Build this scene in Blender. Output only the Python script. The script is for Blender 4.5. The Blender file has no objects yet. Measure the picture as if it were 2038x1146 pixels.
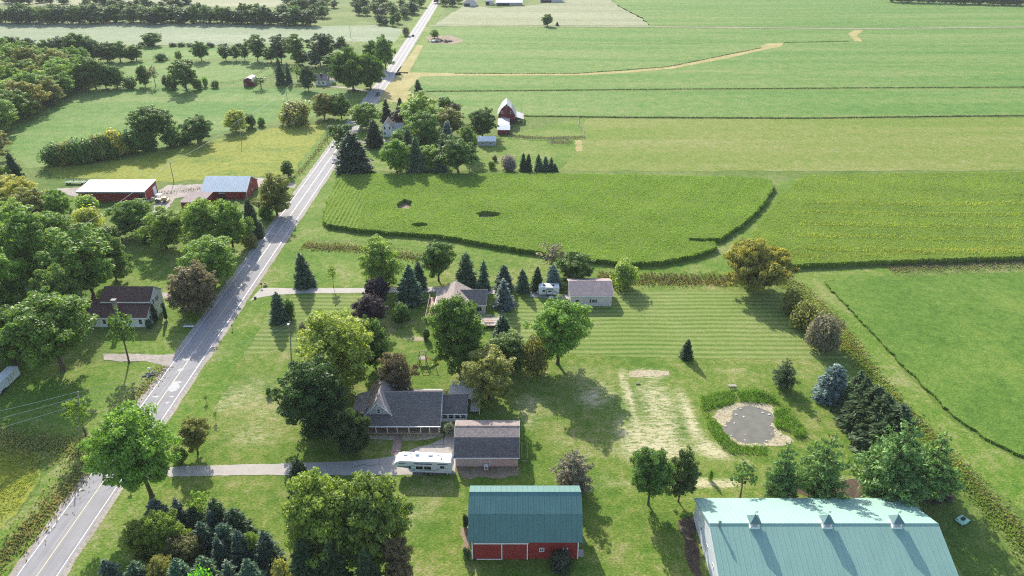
import bpy, bmesh, math, random
import numpy as np
from mathutils import Vector, Matrix
from mathutils.geometry import tessellate_polygon
random.seed(7); RNG = np.random.default_rng(7)
scene = bpy.context.scene; COL = scene.collection
# ------------------------------------------------------------------ camera
CAM_H, FPX, CXP, CYP = 100.0, 1415.0, 1019.0, 573.0
PITCH = math.atan(773/FPX); CP, SP = math.cos(PITCH), math.sin(PITCH)
cd = bpy.data.cameras.new('camera'); cam = bpy.data.objects.new('camera', cd); COL.objects.link(cam)
cd.sensor_width = 36; cd.lens = FPX/2038*36; cd.clip_end = 12000; cd.clip_start = 1
cam.location = (0, 0, CAM_H); cam.rotation_euler = (math.pi/2-PITCH, 0, 0); scene.camera = cam
# ------------------------------------------------------------------ sky, sun, exposure
SUN_EL, SUN_AZ = math.radians(31), math.radians(-17.5)      # azimuth from +Y, negative is to the left
w = bpy.data.worlds.new('World'); scene.world = w; w.use_nodes = True
nt = w.node_tree; bg = nt.nodes['Background']
sky = nt.nodes.new('ShaderNodeTexSky'); sky.sky_type = 'NISHITA'; sky.sun_disc = False
sky.sun_elevation = SUN_EL; sky.sun_rotation = SUN_AZ; sky.air_density = 1.0; sky.dust_density = 1.5; sky.ozone_density = 1.0
nt.links.new(sky.outputs[0], bg.inputs[0]); bg.inputs[1].default_value = 0.15
sd = bpy.data.lights.new('sun', 'SUN'); sun = bpy.data.objects.new('sun', sd); COL.objects.link(sun)
sd.energy = 4.0; sd.angle = math.radians(0.55); sd.color = (1.0, 0.945, 0.82)
sv = Vector((math.sin(SUN_AZ)*math.cos(SUN_EL), math.cos(SUN_AZ)*math.cos(SUN_EL), math.sin(SUN_EL)))
sun.rotation_euler = sv.to_track_quat('Z', 'Y').to_euler(); sun.location = sv*300
scene.view_settings.view_transform = 'Standard'; scene.view_settings.look = 'None'
scene.view_settings.exposure = 1.05; scene.view_settings.gamma = 1.0; scene.view_settings.use_curve_mapping = False
scene.render.engine = 'CYCLES'; scene.cycles.max_bounces = 6; scene.cycles.transmission_bounces = 4
scene.cycles.use_denoising = False; scene.cycles.filter_width = 1.15; scene.cycles.sample_clamp_direct = 1.0; scene.cycles.sample_clamp_indirect = .8
# ------------------------------------------------------------------ helpers
def U(px, py, z=0.0):
    """ground point seen at photo pixel (px, py) at height z"""
    a, b = (px-CXP)/FPX, (CYP-py)/FPX
    t = (z-CAM_H)/(-SP+b*CP)
    return (a*t, (CP+b*SP)*t)
def ZAT(py, Y):
    b = (CYP-py)/FPX; t = Y/(CP+b*SP); return CAM_H+t*(-SP+b*CP)
def SC(py): return (py+200)*CP/CAM_H          # photo pixels per metre at ground row py
def link(o, parent=None):
    COL.objects.link(o)
    if parent: o.parent = parent
    return o
def tag(o, label, cat=None, group=None, kind=None):
    o['label'] = label
    if cat: o['category'] = cat
    if group: o['group'] = group
    if kind: o['kind'] = kind
    return o
def empty(name, loc=(0, 0, 0), rz=0.0):
    o = bpy.data.objects.new(name, None); o.empty_display_size = .5
    o.location = (loc[0], loc[1], loc[2] if len(loc) > 2 else 0); o.rotation_euler = (0, 0, rz); return link(o)
class MB:
    def __init__(s): s.v = []; s.f = []; s.m = []
    def add(s, vs, fs, mi=0):
        n = len(s.v); s.v += [tuple(v) for v in vs]
        for f in fs: s.f.append(tuple(i+n for i in f)); s.m.append(mi)
        return s
    def box(s, x0, x1, y0, y1, z0, z1, mi=0):
        return s.add([(x0,y0,z0),(x1,y0,z0),(x1,y1,z0),(x0,y1,z0),(x0,y0,z1),(x1,y0,z1),(x1,y1,z1),(x0,y1,z1)],
                     [(0,3,2,1),(4,5,6,7),(0,1,5,4),(1,2,6,5),(2,3,7,6),(3,0,4,7)], mi)
    def prism(s, prof, a0, a1, axis='x', mi=0):
        """profile (u,z) extruded along axis; u runs along the other horizontal axis"""
        n = len(prof)
        P = (lambda a, u, z: (a, u, z)) if axis == 'x' else (lambda a, u, z: (u, a, z))
        vs = [P(a0, u, z) for u, z in prof]+[P(a1, u, z) for u, z in prof]
        fs = [tuple(range(n)), tuple(range(2*n-1, n-1, -1))]
        fs += [(i, (i+1) % n, (i+1) % n+n, i+n)[::-1] for i in range(n)]
        return s.add(vs, fs, mi)
    def tube(s, p0, p1, r0, r1=None, n=6, mi=0):
        r1 = r0 if r1 is None else r1
        p0, p1 = Vector(p0), Vector(p1); d = (p1-p0)
        if d.length < 1e-6: return s
        q = d.to_track_quat('Z', 'Y'); vs = []
        for p, r in ((p0, r0), (p1, r1)):
            for k in range(n):
                a = 2*math.pi*k/n; vs.append(p+q @ Vector((math.cos(a)*r, math.sin(a)*r, 0)))
        fs = [(k, (k+1) % n, n+(k+1) % n, n+k) for k in range(n)]+[tuple(range(n-1, -1, -1)), tuple(range(n, 2*n))]
        return s.add(vs, fs, mi)
    def path(s, pts, r, n=4):
        for a, b in zip(pts[:-1], pts[1:]): s.tube(a, b, r, r, n)
        return s
    def quad(s, a, b, c, d, mi=0): return s.add([a, b, c, d], [(0, 1, 2, 3)], mi)
    def slab(s, pts, th, mi=0):
        """thick plate: polygon pts (3D) pushed down by th along its normal"""
        P = [Vector(p) for p in pts]; nrm = (P[1]-P[0]).cross(P[2]-P[0]).normalized()
        if nrm.z < 0: P.reverse(); nrm = -nrm
        n = len(P); vs = P+[p-nrm*th for p in P]
        fs = [tuple(range(n)), tuple(range(2*n-1, n-1, -1))]+[(i, i+n, (i+1) % n+n, (i+1) % n) for i in range(n)]
        return s.add(vs, fs, mi)
    def mesh(s, name, mats, smooth=False):
        me = bpy.data.meshes.new(name); me.from_pydata(s.v, [], s.f)
        for m in (mats if isinstance(mats, (list, tuple)) else [mats]): me.materials.append(m)
        if any(s.m): me.polygons.foreach_set('material_index', s.m)
        bm = bmesh.new(); bm.from_mesh(me); bmesh.ops.recalc_face_normals(bm, faces=bm.faces); bm.to_mesh(me); bm.free()
        if smooth: me.polygons.foreach_set('use_smooth', [True]*len(me.polygons))
        me.update(); return me
    def build(s, name, mats, parent=None, smooth=False):
        return link(bpy.data.objects.new(name, s.mesh(name, mats, smooth)), parent)
def copy_tree(o, parent=None):
    c = o.copy(); link(c); c.parent = parent
    for ch in list(o.children): copy_tree(ch, c)
    return c
# ------------------------------------------------------------------ materials
def N(nt, t, **kw):
    n = nt.nodes.new(t)
    for k, v in kw.items(): setattr(n, k, v)
    return n
def new_mat(name):
    m = bpy.data.materials.new(name); m.use_nodes = True
    return m, m.node_tree, m.node_tree.nodes['Principled BSDF']
def rgba(c): return (c[0], c[1], c[2], 1)
def noise(nt, scale, detail=4, rough=.6, vec=None, dist=0):
    n = N(nt, 'ShaderNodeTexNoise'); n.inputs['Scale'].default_value = scale; n.inputs['Detail'].default_value = detail
    n.inputs['Roughness'].default_value = rough; n.inputs['Distortion'].default_value = dist
    if vec is not None: nt.links.new(vec, n.inputs['Vector'])
    return n.outputs['Fac']
def worldpos(nt, scale=(1, 1, 1), rot=0):
    g = N(nt, 'ShaderNodeNewGeometry'); mp = N(nt, 'ShaderNodeMapping'); mp.inputs['Scale'].default_value = scale
    mp.inputs['Rotation'].default_value = (0, 0, rot)
    nt.links.new(g.outputs['Position'], mp.inputs['Vector']); return mp.outputs['Vector']
def ramp(nt, fac, stops):
    r = N(nt, 'ShaderNodeValToRGB'); e = r.color_ramp.elements
    while len(e) < len(stops): e.new(.5)
    for el, (p, c) in zip(e, stops): el.position = p; el.color = rgba(c) if len(c) == 3 else c
    nt.links.new(fac, r.inputs['Fac']); return r.outputs['Color']
def mixc(nt, fac, a, b, mode='MIX'):
    m = N(nt, 'ShaderNodeMix', data_type='RGBA', blend_type=mode)
    for sock, v in ((m.inputs['Factor'], fac), (m.inputs['A'], a), (m.inputs['B'], b)):
        if isinstance(v, (int, float)): sock.default_value = v
        elif isinstance(v, (tuple, list)): sock.default_value = rgba(v)
        else: nt.links.new(v, sock)
    # RGBA sockets of the Mix node sit behind the float/vector ones
    return m.outputs['Result']
def mixrgb(nt, fac, a, b, mode='MIX'):
    m = N(nt, 'ShaderNodeMixRGB', blend_type=mode)
    for sock, v in zip(m.inputs, (fac, a, b)):
        if isinstance(v, (int, float)): sock.default_value = v
        elif isinstance(v, (tuple, list)): sock.default_value = rgba(v)
        else: nt.links.new(v, sock)
    return m.outputs[0]
def mth(nt, op, a, b=0.0, c=None):
    m = N(nt, 'ShaderNodeMath', operation=op)
    for sock, v in zip(m.inputs, (a, b) if c is None else (a, b, c)):
        if isinstance(v, (int, float)): sock.default_value = v
        else: nt.links.new(v, sock)
    return m.outputs[0]
def bump(nt, bsdf, h, strength=.4, dist=.1):
    b = N(nt, 'ShaderNodeBump'); b.inputs['Strength'].default_value = strength; b.inputs['Distance'].default_value = dist
    nt.links.new(h, b.inputs['Height']); nt.links.new(b.outputs[0], bsdf.inputs['Normal'])
def plain(name, c, rough=.6, var=.12, scale=1.5, metal=0, spec=.5, bmp=0, streak=None):
    """painted / weathered surface: base colour with two scales of uneven wear"""
    m, nt, b = new_mat(name)
    v = worldpos(nt, streak or (1, 1, 1))
    n1, n2 = noise(nt, scale, 6, .65, v), noise(nt, scale*9, 3, .6, v)
    f = mth(nt, 'ADD', mth(nt, 'MULTIPLY', n1, .65), mth(nt, 'MULTIPLY', n2, .35))
    lo = tuple(x*(1-var*2) for x in c); hi = tuple(min(1, x*(1+var*2)) for x in c)
    nt.links.new(ramp(nt, f, [(.25, lo), (.5, c), (.75, hi)]), b.inputs['Base Color'])
    b.inputs['Roughness'].default_value = rough; b.inputs['Metallic'].default_value = metal
    b.inputs['Specular IOR Level'].default_value = spec
    if bmp: bump(nt, b, n2, bmp, .05)
    return m
def bands(name, c, axis, period, depth=.35, c2=None, rough=.65, var=.08, spec=.4, rnd=0.0):
    """siding, shingle courses or boards: lines across the axis ('x','y','z') with relief"""
    m, nt, b = new_mat(name)
    g = N(nt, 'ShaderNodeNewGeometry'); sp = N(nt, 'ShaderNodeSeparateXYZ'); nt.links.new(g.outputs['Position'], sp.inputs[0])
    a = mth(nt, 'DIVIDE', sp.outputs[axis.upper()], period); fr = mth(nt, 'FRACT', a)
    line = mth(nt, 'LESS_THAN', fr, .16)
    v = worldpos(nt); n1, n2 = noise(nt, .7, 5, .6, v), noise(nt, 6, 4, .7, v)
    f = mth(nt, 'ADD', mth(nt, 'MULTIPLY', n1, .5), mth(nt, 'MULTIPLY', n2, .5))
    base = ramp(nt, f, [(.3, tuple(x*(1-2*var) for x in c)), (.5, c), (.7, tuple(min(1, x*(1+2*var)) for x in c))])
    if rnd:
        wn = N(nt, 'ShaderNodeTexWhiteNoise', noise_dimensions='3D'); sn = N(nt, 'ShaderNodeVectorMath', operation='SNAP')
        sn.inputs[1].default_value = (.33, .16, .16); nt.links.new(g.outputs['Position'], sn.inputs[0]); nt.links.new(sn.outputs[0], wn.inputs['Vector'])
        k = mth(nt, 'MULTIPLY_ADD', wn.outputs['Value'], rnd, 1-rnd/2)
        base = mixrgb(nt, 1.0, base, k, 'MULTIPLY')
    c2 = c2 or tuple(x*.62 for x in c)
    nt.links.new(mixrgb(nt, mth(nt, 'MULTIPLY', line, .55), base, c2), b.inputs['Base Color'])
    b.inputs['Roughness'].default_value = rough; b.inputs['Specular IOR Level'].default_value = spec
    bump(nt, b, fr, depth, period*.25); return m
def leafmat(name, trans=.3, rough=.55):
    m, nt, b = new_mat(name)
    oi = N(nt, 'ShaderNodeObjectInfo'); at = N(nt, 'ShaderNodeAttribute'); at.attribute_name = 'rnd'
    k = ramp(nt, at.outputs['Fac'], [(0, (.55, .6, .55)), (.5, (1, 1, 1)), (1, (1.65, 1.45, 1.35))])
    col = mixrgb(nt, 1.0, oi.outputs['Color'], k, 'MULTIPLY')
    nt.links.new(col, b.inputs['Base Color']); b.inputs['Roughness'].default_value = rough; b.inputs['Specular IOR Level'].default_value = .35
    t = N(nt, 'ShaderNodeBsdfTranslucent'); nt.links.new(mixrgb(nt, 1.0, col, (1.25, 1.3, .75), 'MULTIPLY'), t.inputs[0])
    mx = N(nt, 'ShaderNodeMixShader'); mx.inputs[0].default_value = trans
    nt.links.new(b.outputs[0], mx.inputs[1]); nt.links.new(t.outputs[0], mx.inputs[2])
    nt.links.new(mx.outputs[0], nt.nodes['Material Output'].inputs['Surface']); return m
def grassmat(name, stops, s1=.05, s2=.9, s3=5, stripe=None, dry=None, streak=None, bs=.5, fine_s=3.2):
    """ground cover: colour stops over mixed noise, optional mowing stripes (axis, period, strength) and a painted dryness attribute"""
    m, nt, b = new_mat(name)
    v = worldpos(nt); vs = worldpos(nt, streak) if streak else v
    n1, n2, n3 = noise(nt, s1, 5, .6, vs, .4), noise(nt, s2, 5, .65, v), noise(nt, s3, 3, .7, v)
    f = mth(nt, 'ADD', mth(nt, 'ADD', mth(nt, 'MULTIPLY', n1, .36), mth(nt, 'MULTIPLY', n2, .34)), mth(nt, 'MULTIPLY', n3, .3))
    f = mth(nt, 'MULTIPLY_ADD', f, 1.5, -.25); col = ramp(nt, f, stops)
    fine = noise(nt, fine_s, 2, .75, worldpos(nt, (.55, 1.1, 1)), .3)
    col = mixrgb(nt, 1.0, col, ramp(nt, fine, [(.28, (.6, .64, .6)), (.5, (1, 1, 1)), (.72, (1.42, 1.34, 1.3))]), 'MULTIPLY')
    if stripe:
        ax, per, st = stripe
        g = N(nt, 'ShaderNodeNewGeometry'); sp = N(nt, 'ShaderNodeSeparateXYZ'); nt.links.new(g.outputs['Position'], sp.inputs[0])
        wob = mth(nt, 'MULTIPLY_ADD', noise(nt, .05, 2, .5, v), 1.6, sp.outputs[ax])
        s = mth(nt, 'SINE', mth(nt, 'MULTIPLY', wob, 2*math.pi/per))
        s = mth(nt, 'MULTIPLY', s, mth(nt, 'MULTIPLY_ADD', noise(nt, 1.0, 4, .6, worldpos(nt, (.04, .5, 1))), 3.0, -.6))
        col = mixrgb(nt, mth(nt, 'MULTIPLY_ADD', s, .5, .5), mixrgb(nt, st, col, (.06, .12, .014), 'MIX'), mixrgb(nt, st, col, (.34, .36, .13), 'MIX'))
    if dry:
        at = N(nt, 'ShaderNodeAttribute'); at.attribute_name = 'dry'
        n4 = noise(nt, 1.1, 6, .7, worldpos(nt, (.45, 1.2, 1)), .6)
        d = mth(nt, 'MULTIPLY', at.outputs['Fac'], mth(nt, 'MULTIPLY_ADD', mth(nt, 'ADD', n4, mth(nt, 'MULTIPLY', n3, .4)), 3.6, -1.75))
        mr = N(nt, 'ShaderNodeMapRange', interpolation_type='SMOOTHSTEP'); nt.links.new(d, mr.inputs[0]); mr.inputs[1].default_value = .1; mr.inputs[2].default_value = 1.15
        col = mixrgb(nt, mr.outputs[0], col, dry)
    nt.links.new(col, b.inputs['Base Color']); b.inputs['Roughness'].default_value = .9; b.inputs['Specular IOR Level'].default_value = .08
    bump(nt, b, mth(nt, 'ADD', n3, n2), bs, .25); return m
# ------------------------------------------------------------------ geometry in bulk
def inpoly(px, py, poly):
    x, y = np.asarray(px), np.asarray(py); ins = np.zeros(x.shape, bool); n = len(poly); j = n-1
    for i in range(n):
        xi, yi = poly[i][:2]; xj, yj = poly[j][:2]
        c = ((yi > y) != (yj > y)) & (x < (xj-xi)*(y-yi)/((yj-yi) or 1e-9)+xi); ins ^= c; j = i
    return ins
def area(poly): return abs(sum(a[0]*b[1]-b[0]*a[1] for a, b in zip(poly, poly[1:]+poly[:1])))/2
def randpts(poly, n):
    xs = [p[0] for p in poly]; ys = [p[1] for p in poly]; out = []
    tot = 0
    while tot < n:
        k = int(n*1.6)+50; x = RNG.uniform(min(xs), max(xs), k); y = RNG.uniform(min(ys), max(ys), k)
        ok = inpoly(x, y, poly); out.append(np.stack([x[ok], y[ok]], 1)); tot += ok.sum()
    return np.concatenate(out)[:n]
def quads_mesh(name, C, A, B, rnd, mat):
    """diamond leaves: centres C, half axes A (long) and B (short)"""
    n = len(C); V = np.empty((n, 4, 3), np.float32)
    V[:, 0] = C-A; V[:, 1] = C+B-A*.15; V[:, 2] = C+A; V[:, 3] = C-B-A*.15
    me = bpy.data.meshes.new(name); me.vertices.add(n*4); me.vertices.foreach_set('co', V.ravel())
    me.loops.add(n*4); me.loops.foreach_set('vertex_index', np.arange(n*4, dtype=np.int32))
    me.polygons.add(n); me.polygons.foreach_set('loop_start', np.arange(0, n*4, 4, dtype=np.int32)); me.polygons.foreach_set('loop_total', np.full(n, 4, np.int32))
    at = me.attributes.new('rnd', 'FLOAT', 'FACE'); at.data.foreach_set('value', np.asarray(rnd, np.float32))
    me.materials.append(mat); me.update(calc_edges=True); me.validate(); return me
def unit(a): return a/np.maximum(np.linalg.norm(a, axis=1, keepdims=True), 1e-9)
def leaf_axes(nrm, size, aspect):
    n = len(nrm); t = unit(np.cross(nrm, RNG.normal(size=(n, 3)))); b = np.cross(nrm, t)
    return t*size[:, None], b*(size*aspect)[:, None]
def patch_rnd(C):
    a, b = C[:, 0], C[:, 1]; s = np.sin(a*.11+1.3*np.sin(b*.07))*np.sin(b*.17+np.sin(a*.05)*1.7)+.6*np.sin(a*.043+b*.31)+.5*np.sin(a*.9+b*.4)*np.sin(b*1.1-a*.3)
    return np.clip(.5+.13*s+RNG.normal(0, .2, len(C)), 0, 1)
def blades(name, pts, z0, h0, h1, wid, lean, color, mat, label, cat, parent=None, twig=0.0):
    """upright leaves (weeds, reeds, crop) standing at pts"""
    n = len(pts); h = h0+(h1-h0)*RNG.uniform(0, 1, n)**1.5*(.75+.35*np.sin(pts[:, 0]*.35)*np.sin(pts[:, 1]*.29)); d = np.stack([RNG.normal(0, lean, n), RNG.normal(0, lean, n), np.ones(n)], 1)
    A = unit(d)*(h/2)[:, None]; C = np.column_stack([pts, np.full(n, z0)])+A
    B = unit(np.cross(A, RNG.normal(size=(n, 3))))*(wid*RNG.uniform(.6, 1.4, n))[:, None]
    o = bpy.data.objects.new(name, quads_mesh(name, C, A, B, patch_rnd(C), mat)); link(o, parent); o.color = rgba(color)
    if label: tag(o, label, cat, kind='stuff')
    else: o['kind'] = 'stuff'
    return o
def rough_edge(P, step=1.5, jit=.35):
    out = []; n = len(P)
    for i in range(n):
        a, b = Vector(P[i]), Vector(P[(i+1) % n]); L = (b-a).length; k = max(1, min(400, int(L/step)))
        nv = Vector((-(b-a).y, (b-a).x)).normalized() if L > 0 else Vector((0, 0))
        for j in range(k): out.append(a.lerp(b, j/k)+nv*random.gauss(0, jit)*(0 if L < .5 else 1))
    return [(p.x, p.y) for p in out]
def sheet(name, pts, z, mat, label=None, px=True, jit=.3, step=1.5, cat=None, kind='structure', zt=0.0, parent=None):
    P = [U(x, y, zt) for x, y in pts] if px else list(pts)
    if jit: P = rough_edge(P, step, jit)
    tris = tessellate_polygon([[Vector((x, y, 0)) for x, y in P]])
    me = bpy.data.meshes.new(name); me.from_pydata([(x, y, z) for x, y in P], [], [tuple(t) for t in tris]); me.materials.append(mat)
    bm = bmesh.new(); bm.from_mesh(me)
    for f in bm.faces:
        if f.normal.z < 0: f.normal_flip()
    bm.to_mesh(me); bm.free()
    o = link(bpy.data.objects.new(name, me), parent)
    if kind: o['kind'] = kind
    if label: o['label'] = label
    return o
def ribbon(name, line, width, z, mat, label=None, px=True, jit=.15, parent=None, kind='structure'):
    """strip of given width (m) along a line of pixels or ground points"""
    P = [Vector(U(*p)) if px else Vector(p) for p in line]; Lp, Rp = [], []
    for i, p in enumerate(P):
        d = (P[min(i+1, len(P)-1)]-P[max(i-1, 0)]).normalized(); nv = Vector((-d.y, d.x))
        ww = width[i] if isinstance(width, (list, tuple)) else width
        Lp.append(p+nv*ww/2); Rp.append(p-nv*ww/2)
    return sheet(name, [tuple(p) for p in Lp]+[tuple(p) for p in reversed(Rp)], z, mat, label, px=False, jit=jit, parent=parent, kind=kind)
def along(line, px=True, z=0):
    return [Vector(U(*p, z)) if px else Vector(p) for p in line]
def strip_pts(line, width, n, px=True, patchy=1.0):
    """n random ground points in a band of the given width along a line"""
    P = along(line, px); seg = [(a, b, (b-a).length) for a, b in zip(P[:-1], P[1:])]; L = np.array([s[2] for s in seg]); k = RNG.choice(len(seg), n, p=L/L.sum())
    t = RNG.uniform(0, 1, n)
    t = np.clip(t+patchy*(.035*np.sin(t*61+k*3)+.02*np.sin(t*151+k)), 0, 1); o = RNG.normal(0, width/3.6, n)*(.6+.5*np.abs(np.sin(t*37+k*2))); out = np.empty((n, 2))
    for i in range(n):
        a, b, l = seg[k[i]]; d = (b-a)/l; p = a+d*(t[i]*l); out[i] = (p.x-d.y*o[i], p.y+d.x*o[i])
    return out
# ================================================================== THE SETTING
M = {}
M['leaf'] = leafmat('leaf', .45); M['needle'] = leafmat('needle', .25, .6); M['crop'] = leafmat('crop_leaf', .38, .5)
M['base'] = grassmat('meadow_grass', [(.36, (0.062, 0.118, 0.019)), (.47, (0.097, 0.153, 0.029)), (.54, (0.132, 0.172, 0.043)), (.64, (0.194, 0.208, 0.086))], .03, .4, 2.5)
M['lawn'] = grassmat('lawn_grass', [(.36, (0.061, 0.126, 0.014)), (.45, (0.091, 0.158, 0.021)), (.52, (0.135, 0.185, 0.034)), (.58, (0.187, 0.207, 0.062)), (.66, (0.270, 0.251, 0.122))], .05, .45, 2.6, dry=(.46, .41, .25))
M['stripes'] = grassmat('mown_lawn_stripes', [(.36, (0.079, 0.149, 0.023)), (.48, (0.114, 0.176, 0.034)), (.64, (0.182, 0.212, 0.073))], .05, .6, 3, stripe=('Y', 2.05, .36))
M['verge'] = grassmat('roadside_grass', [(.36, (0.063, 0.138, 0.015)), (.46, (0.099, 0.176, 0.023)), (.54, (0.147, 0.200, 0.039)), (.65, (0.245, 0.244, 0.111))], .07, .6, 3)
M['soy_far'] = grassmat('soybean_field', [(.34, (0.062, 0.149, 0.028)), (.45, (0.094, 0.185, 0.036)), (.54, (0.137, 0.207, 0.055)), (.66, (0.196, 0.230, 0.087))], .03, .16, 1.2, streak=(.14, 1.5, 1), bs=.8, fine_s=1.3)
M['soy_near'] = grassmat('soybean_canopy', [(.34, (0.053, 0.116, 0.015)), (.5, (0.089, 0.165, 0.024)), (.66, (0.147, 0.204, 0.040))], .04, .5, 3)
M['hay'] = grassmat('hay_field', [(.35, (0.107, 0.169, 0.022)), (.46, (0.139, 0.189, 0.034)), (.54, (0.171, 0.203, 0.049)), (.66, (0.221, 0.226, 0.085))], .03, .2, 1.6, streak=(.14, 1.6, 1), fine_s=1.3)
M['hay_gold'] = grassmat('flowering_hay', [(.35, (.085, .15, .025)), (.45, (.15, .195, .03)), (.53, (.225, .235, .035)), (.64, (.2, .235, .06))], .05, .25, 1.6, streak=(.5, 1.4, 1), fine_s=1.3)
M['pale'] = grassmat('pale_cut_field', [(.35, (0.163, 0.209, 0.116)), (.5, (0.211, 0.251, 0.151)), (.65, (0.286, 0.300, 0.209))], .012, .12, .9, streak=(.25, 2.2, 1), fine_s=1.3)
M['stubble'] = grassmat('stubble_field', [(.35, (0.179, 0.208, 0.104)), (.5, (0.234, 0.248, 0.144)), (.65, (0.312, 0.308, 0.200))], .015, .12, .9, streak=(.25, 2.2, 1), fine_s=1.3)
M['cornsoil'] = grassmat('corn_underlayer', [(.3, (0.084, 0.138, 0.018)), (.5, (0.116, 0.175, 0.024)), (.7, (0.158, 0.202, 0.033))], .05, .6, 3)
M['drygrass'] = grassmat('dry_grass', [(.3, (.2, .2, .06)), (.5, (.31, .27, .11)), (.7, (.42, .36, .19))], .08, .7, 4)
M['soil'] = grassmat('bare_soil', [(.3, (.16, .12, .08)), (.5, (.24, .19, .13)), (.7, (.33, .27, .19))], .1, .8, 4)
M['sand'] = grassmat('pale_sand', [(.3, (.26, .22, .14)), (.5, (.38, .33, .22)), (.7, (.5, .45, .33))], .15, 1.2, 6)
M['mulch'] = grassmat('mulch', [(.3, (.05, .04, .03)), (.5, (.1, .075, .055)), (.7, (.17, .13, .1))], .2, 1.5, 8)
M['gravel'] = grassmat('gravel', [(.3, (.24, .21, .18)), (.5, (.33, .29, .26)), (.7, (.44, .4, .36))], .15, 1.5, 9, bs=.3)

def asphalt(name, c, rough):
    m, nt, b = new_mat(name); v = worldpos(nt); vl = worldpos(nt, (1.6, .02, 1))
    n1, n2, n3 = noise(nt, .25, 5, .6, v), noise(nt, 1.0, 4, .6, vl), noise(nt, 14, 3, .7, v)
    f = mth(nt, 'ADD', mth(nt, 'ADD', mth(nt, 'MULTIPLY', n1, .3), mth(nt, 'MULTIPLY', n2, .45)), mth(nt, 'MULTIPLY', n3, .25))
    nt.links.new(ramp(nt, f, [(.3, tuple(x*.72 for x in c)), (.5, c), (.7, tuple(x*1.35 for x in c))]), b.inputs['Base Color'])
    b.inputs['Roughness'].default_value = rough; b.inputs['Specular IOR Level'].default_value = .2; bump(nt, b, n3, .25, .02); return m
M['asphalt'] = asphalt('worn_asphalt', (.26, .25, .255), .85)
M['concrete'] = plain('driveway_concrete', (.36, .33, .3), .8, .1, .5, spec=.2, bmp=.1)
M['white_line'] = plain('road_paint_white', (.75, .75, .73), .5, .12, 3)
M['yellow_line'] = plain('road_paint_yellow', (.6, .5, .26), .5, .15, 3)
M['tar'] = plain('crack_sealer', (.03, .03, .03), .5)
M['brick_path'] = bands('brick_path_paving', (.3, .2, .17), 'y', .22, .2, rnd=.4)

def flat(name, x0, x1, y0, y1, z, mat, label):
    me = bpy.data.meshes.new(name); me.from_pydata([(x0, y0, z), (x1, y0, z), (x1, y1, z), (x0, y1, z)], [], [(0, 1, 2, 3)]); me.materials.append(mat)
    o = link(bpy.data.objects.new(name, me)); o['kind'] = 'structure'; o['label'] = label; return o
flat('ground', -6000, 6000, -300, 9000, 0, M['base'], 'grassy meadow ground under the whole countryside')

# ---- fields, far to near
sheet('field', [(1205, -40), (2500, -60), (2500, 50), (1700, 55), (1292, 50), (1275, 35), (1230, 12)], .03, M['soy_far'], 'green soybean field beyond the farm track at the top', jit=.6, step=8)
sheet('field', [(925, 10), (985, 16), (1060, 10), (1200, -10), (1232, 12), (1277, 35), (1292, 51), (863, 49)], .03, M['stubble'], 'tan stubble field beside the lone tree', jit=.6, step=6)
sheet('field', [(846, 54), (1290, 56), (1700, 59), (2500, 55), (2500, 172), (1700, 174), (1260, 177), (840, 180), (812, 165), (822, 140)], .03, M['soy_far'], 'wide green soybean field crossed by a grassy waterway', jit=.5, step=6)
sheet('field', [(845, 184), (1260, 181), (1700, 178), (2500, 175), (2500, 228), (1600, 234), (1040, 230), (925, 236), (905, 205)], .03, M['soy_far'], 'green soybean field behind the red gambrel barn', jit=.5, step=6)
sheet('field', [(1165, 236), (1600, 237), (2500, 231), (2500, 340), (1110, 340), (1150, 300)], .03, M['hay'], 'yellowish hay field above the corn', jit=.6, step=5)
sheet('field', [(-400, 48), (0, 44), (400, 47), (640, 52), (745, 50), (826, 62), (800, 84), (690, 82), (400, 90), (0, 88), (-400, 92)], .03, M['pale'], 'pale cut field between two tree lines', jit=.6, step=6)
sheet('field', [(-400, 0), (300, -5), (380, 9), (240, 10), (-400, 12)], .03, M['stubble'], 'pale field between the farthest tree rows', jit=.6, step=6)
sheet('field', [(365, 12), (640, 14), (660, -8), (360, -12)], .03, M['stubble'], 'tan field beyond the far tree line', jit=.6, step=6)
sheet('field', [(200, 122), (530, 121), (560, 140), (480, 168), (240, 175), (205, 165)], .03, M['soy_far'], 'small green paddock by the little red shed', jit=.5)
sheet('field', [(275, 92), (690, 90), (690, 118), (270, 118)], .03, M['soy_far'], 'narrow green field between the hedge and the shed', jit=.5)
sheet('field', [(20, 262), (70, 232), (150, 188), (230, 178), (480, 172), (700, 182), (720, 205), (640, 230), (560, 240), (420, 268), (300, 300), (110, 330), (55, 335), (25, 310)], .03, M['soy_far'], 'green hay field below the wood', jit=.5)
sheet('field', [(90, 335), (250, 318), (420, 280), (560, 252), (650, 246), (672, 262), (655, 290), (585, 348), (330, 362), (110, 352)], .04, M['hay_gold'], 'yellow flowering hay field by the road', jit=.5)
sheet('field', [(-160, 905), (20, 880), (75, 905), (80, 945), (40, 1010), (-60, 1120), (-300, 1150)], .03, M['hay_gold'], 'yellow goldenrod meadow in the near left corner', jit=.4)

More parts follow.
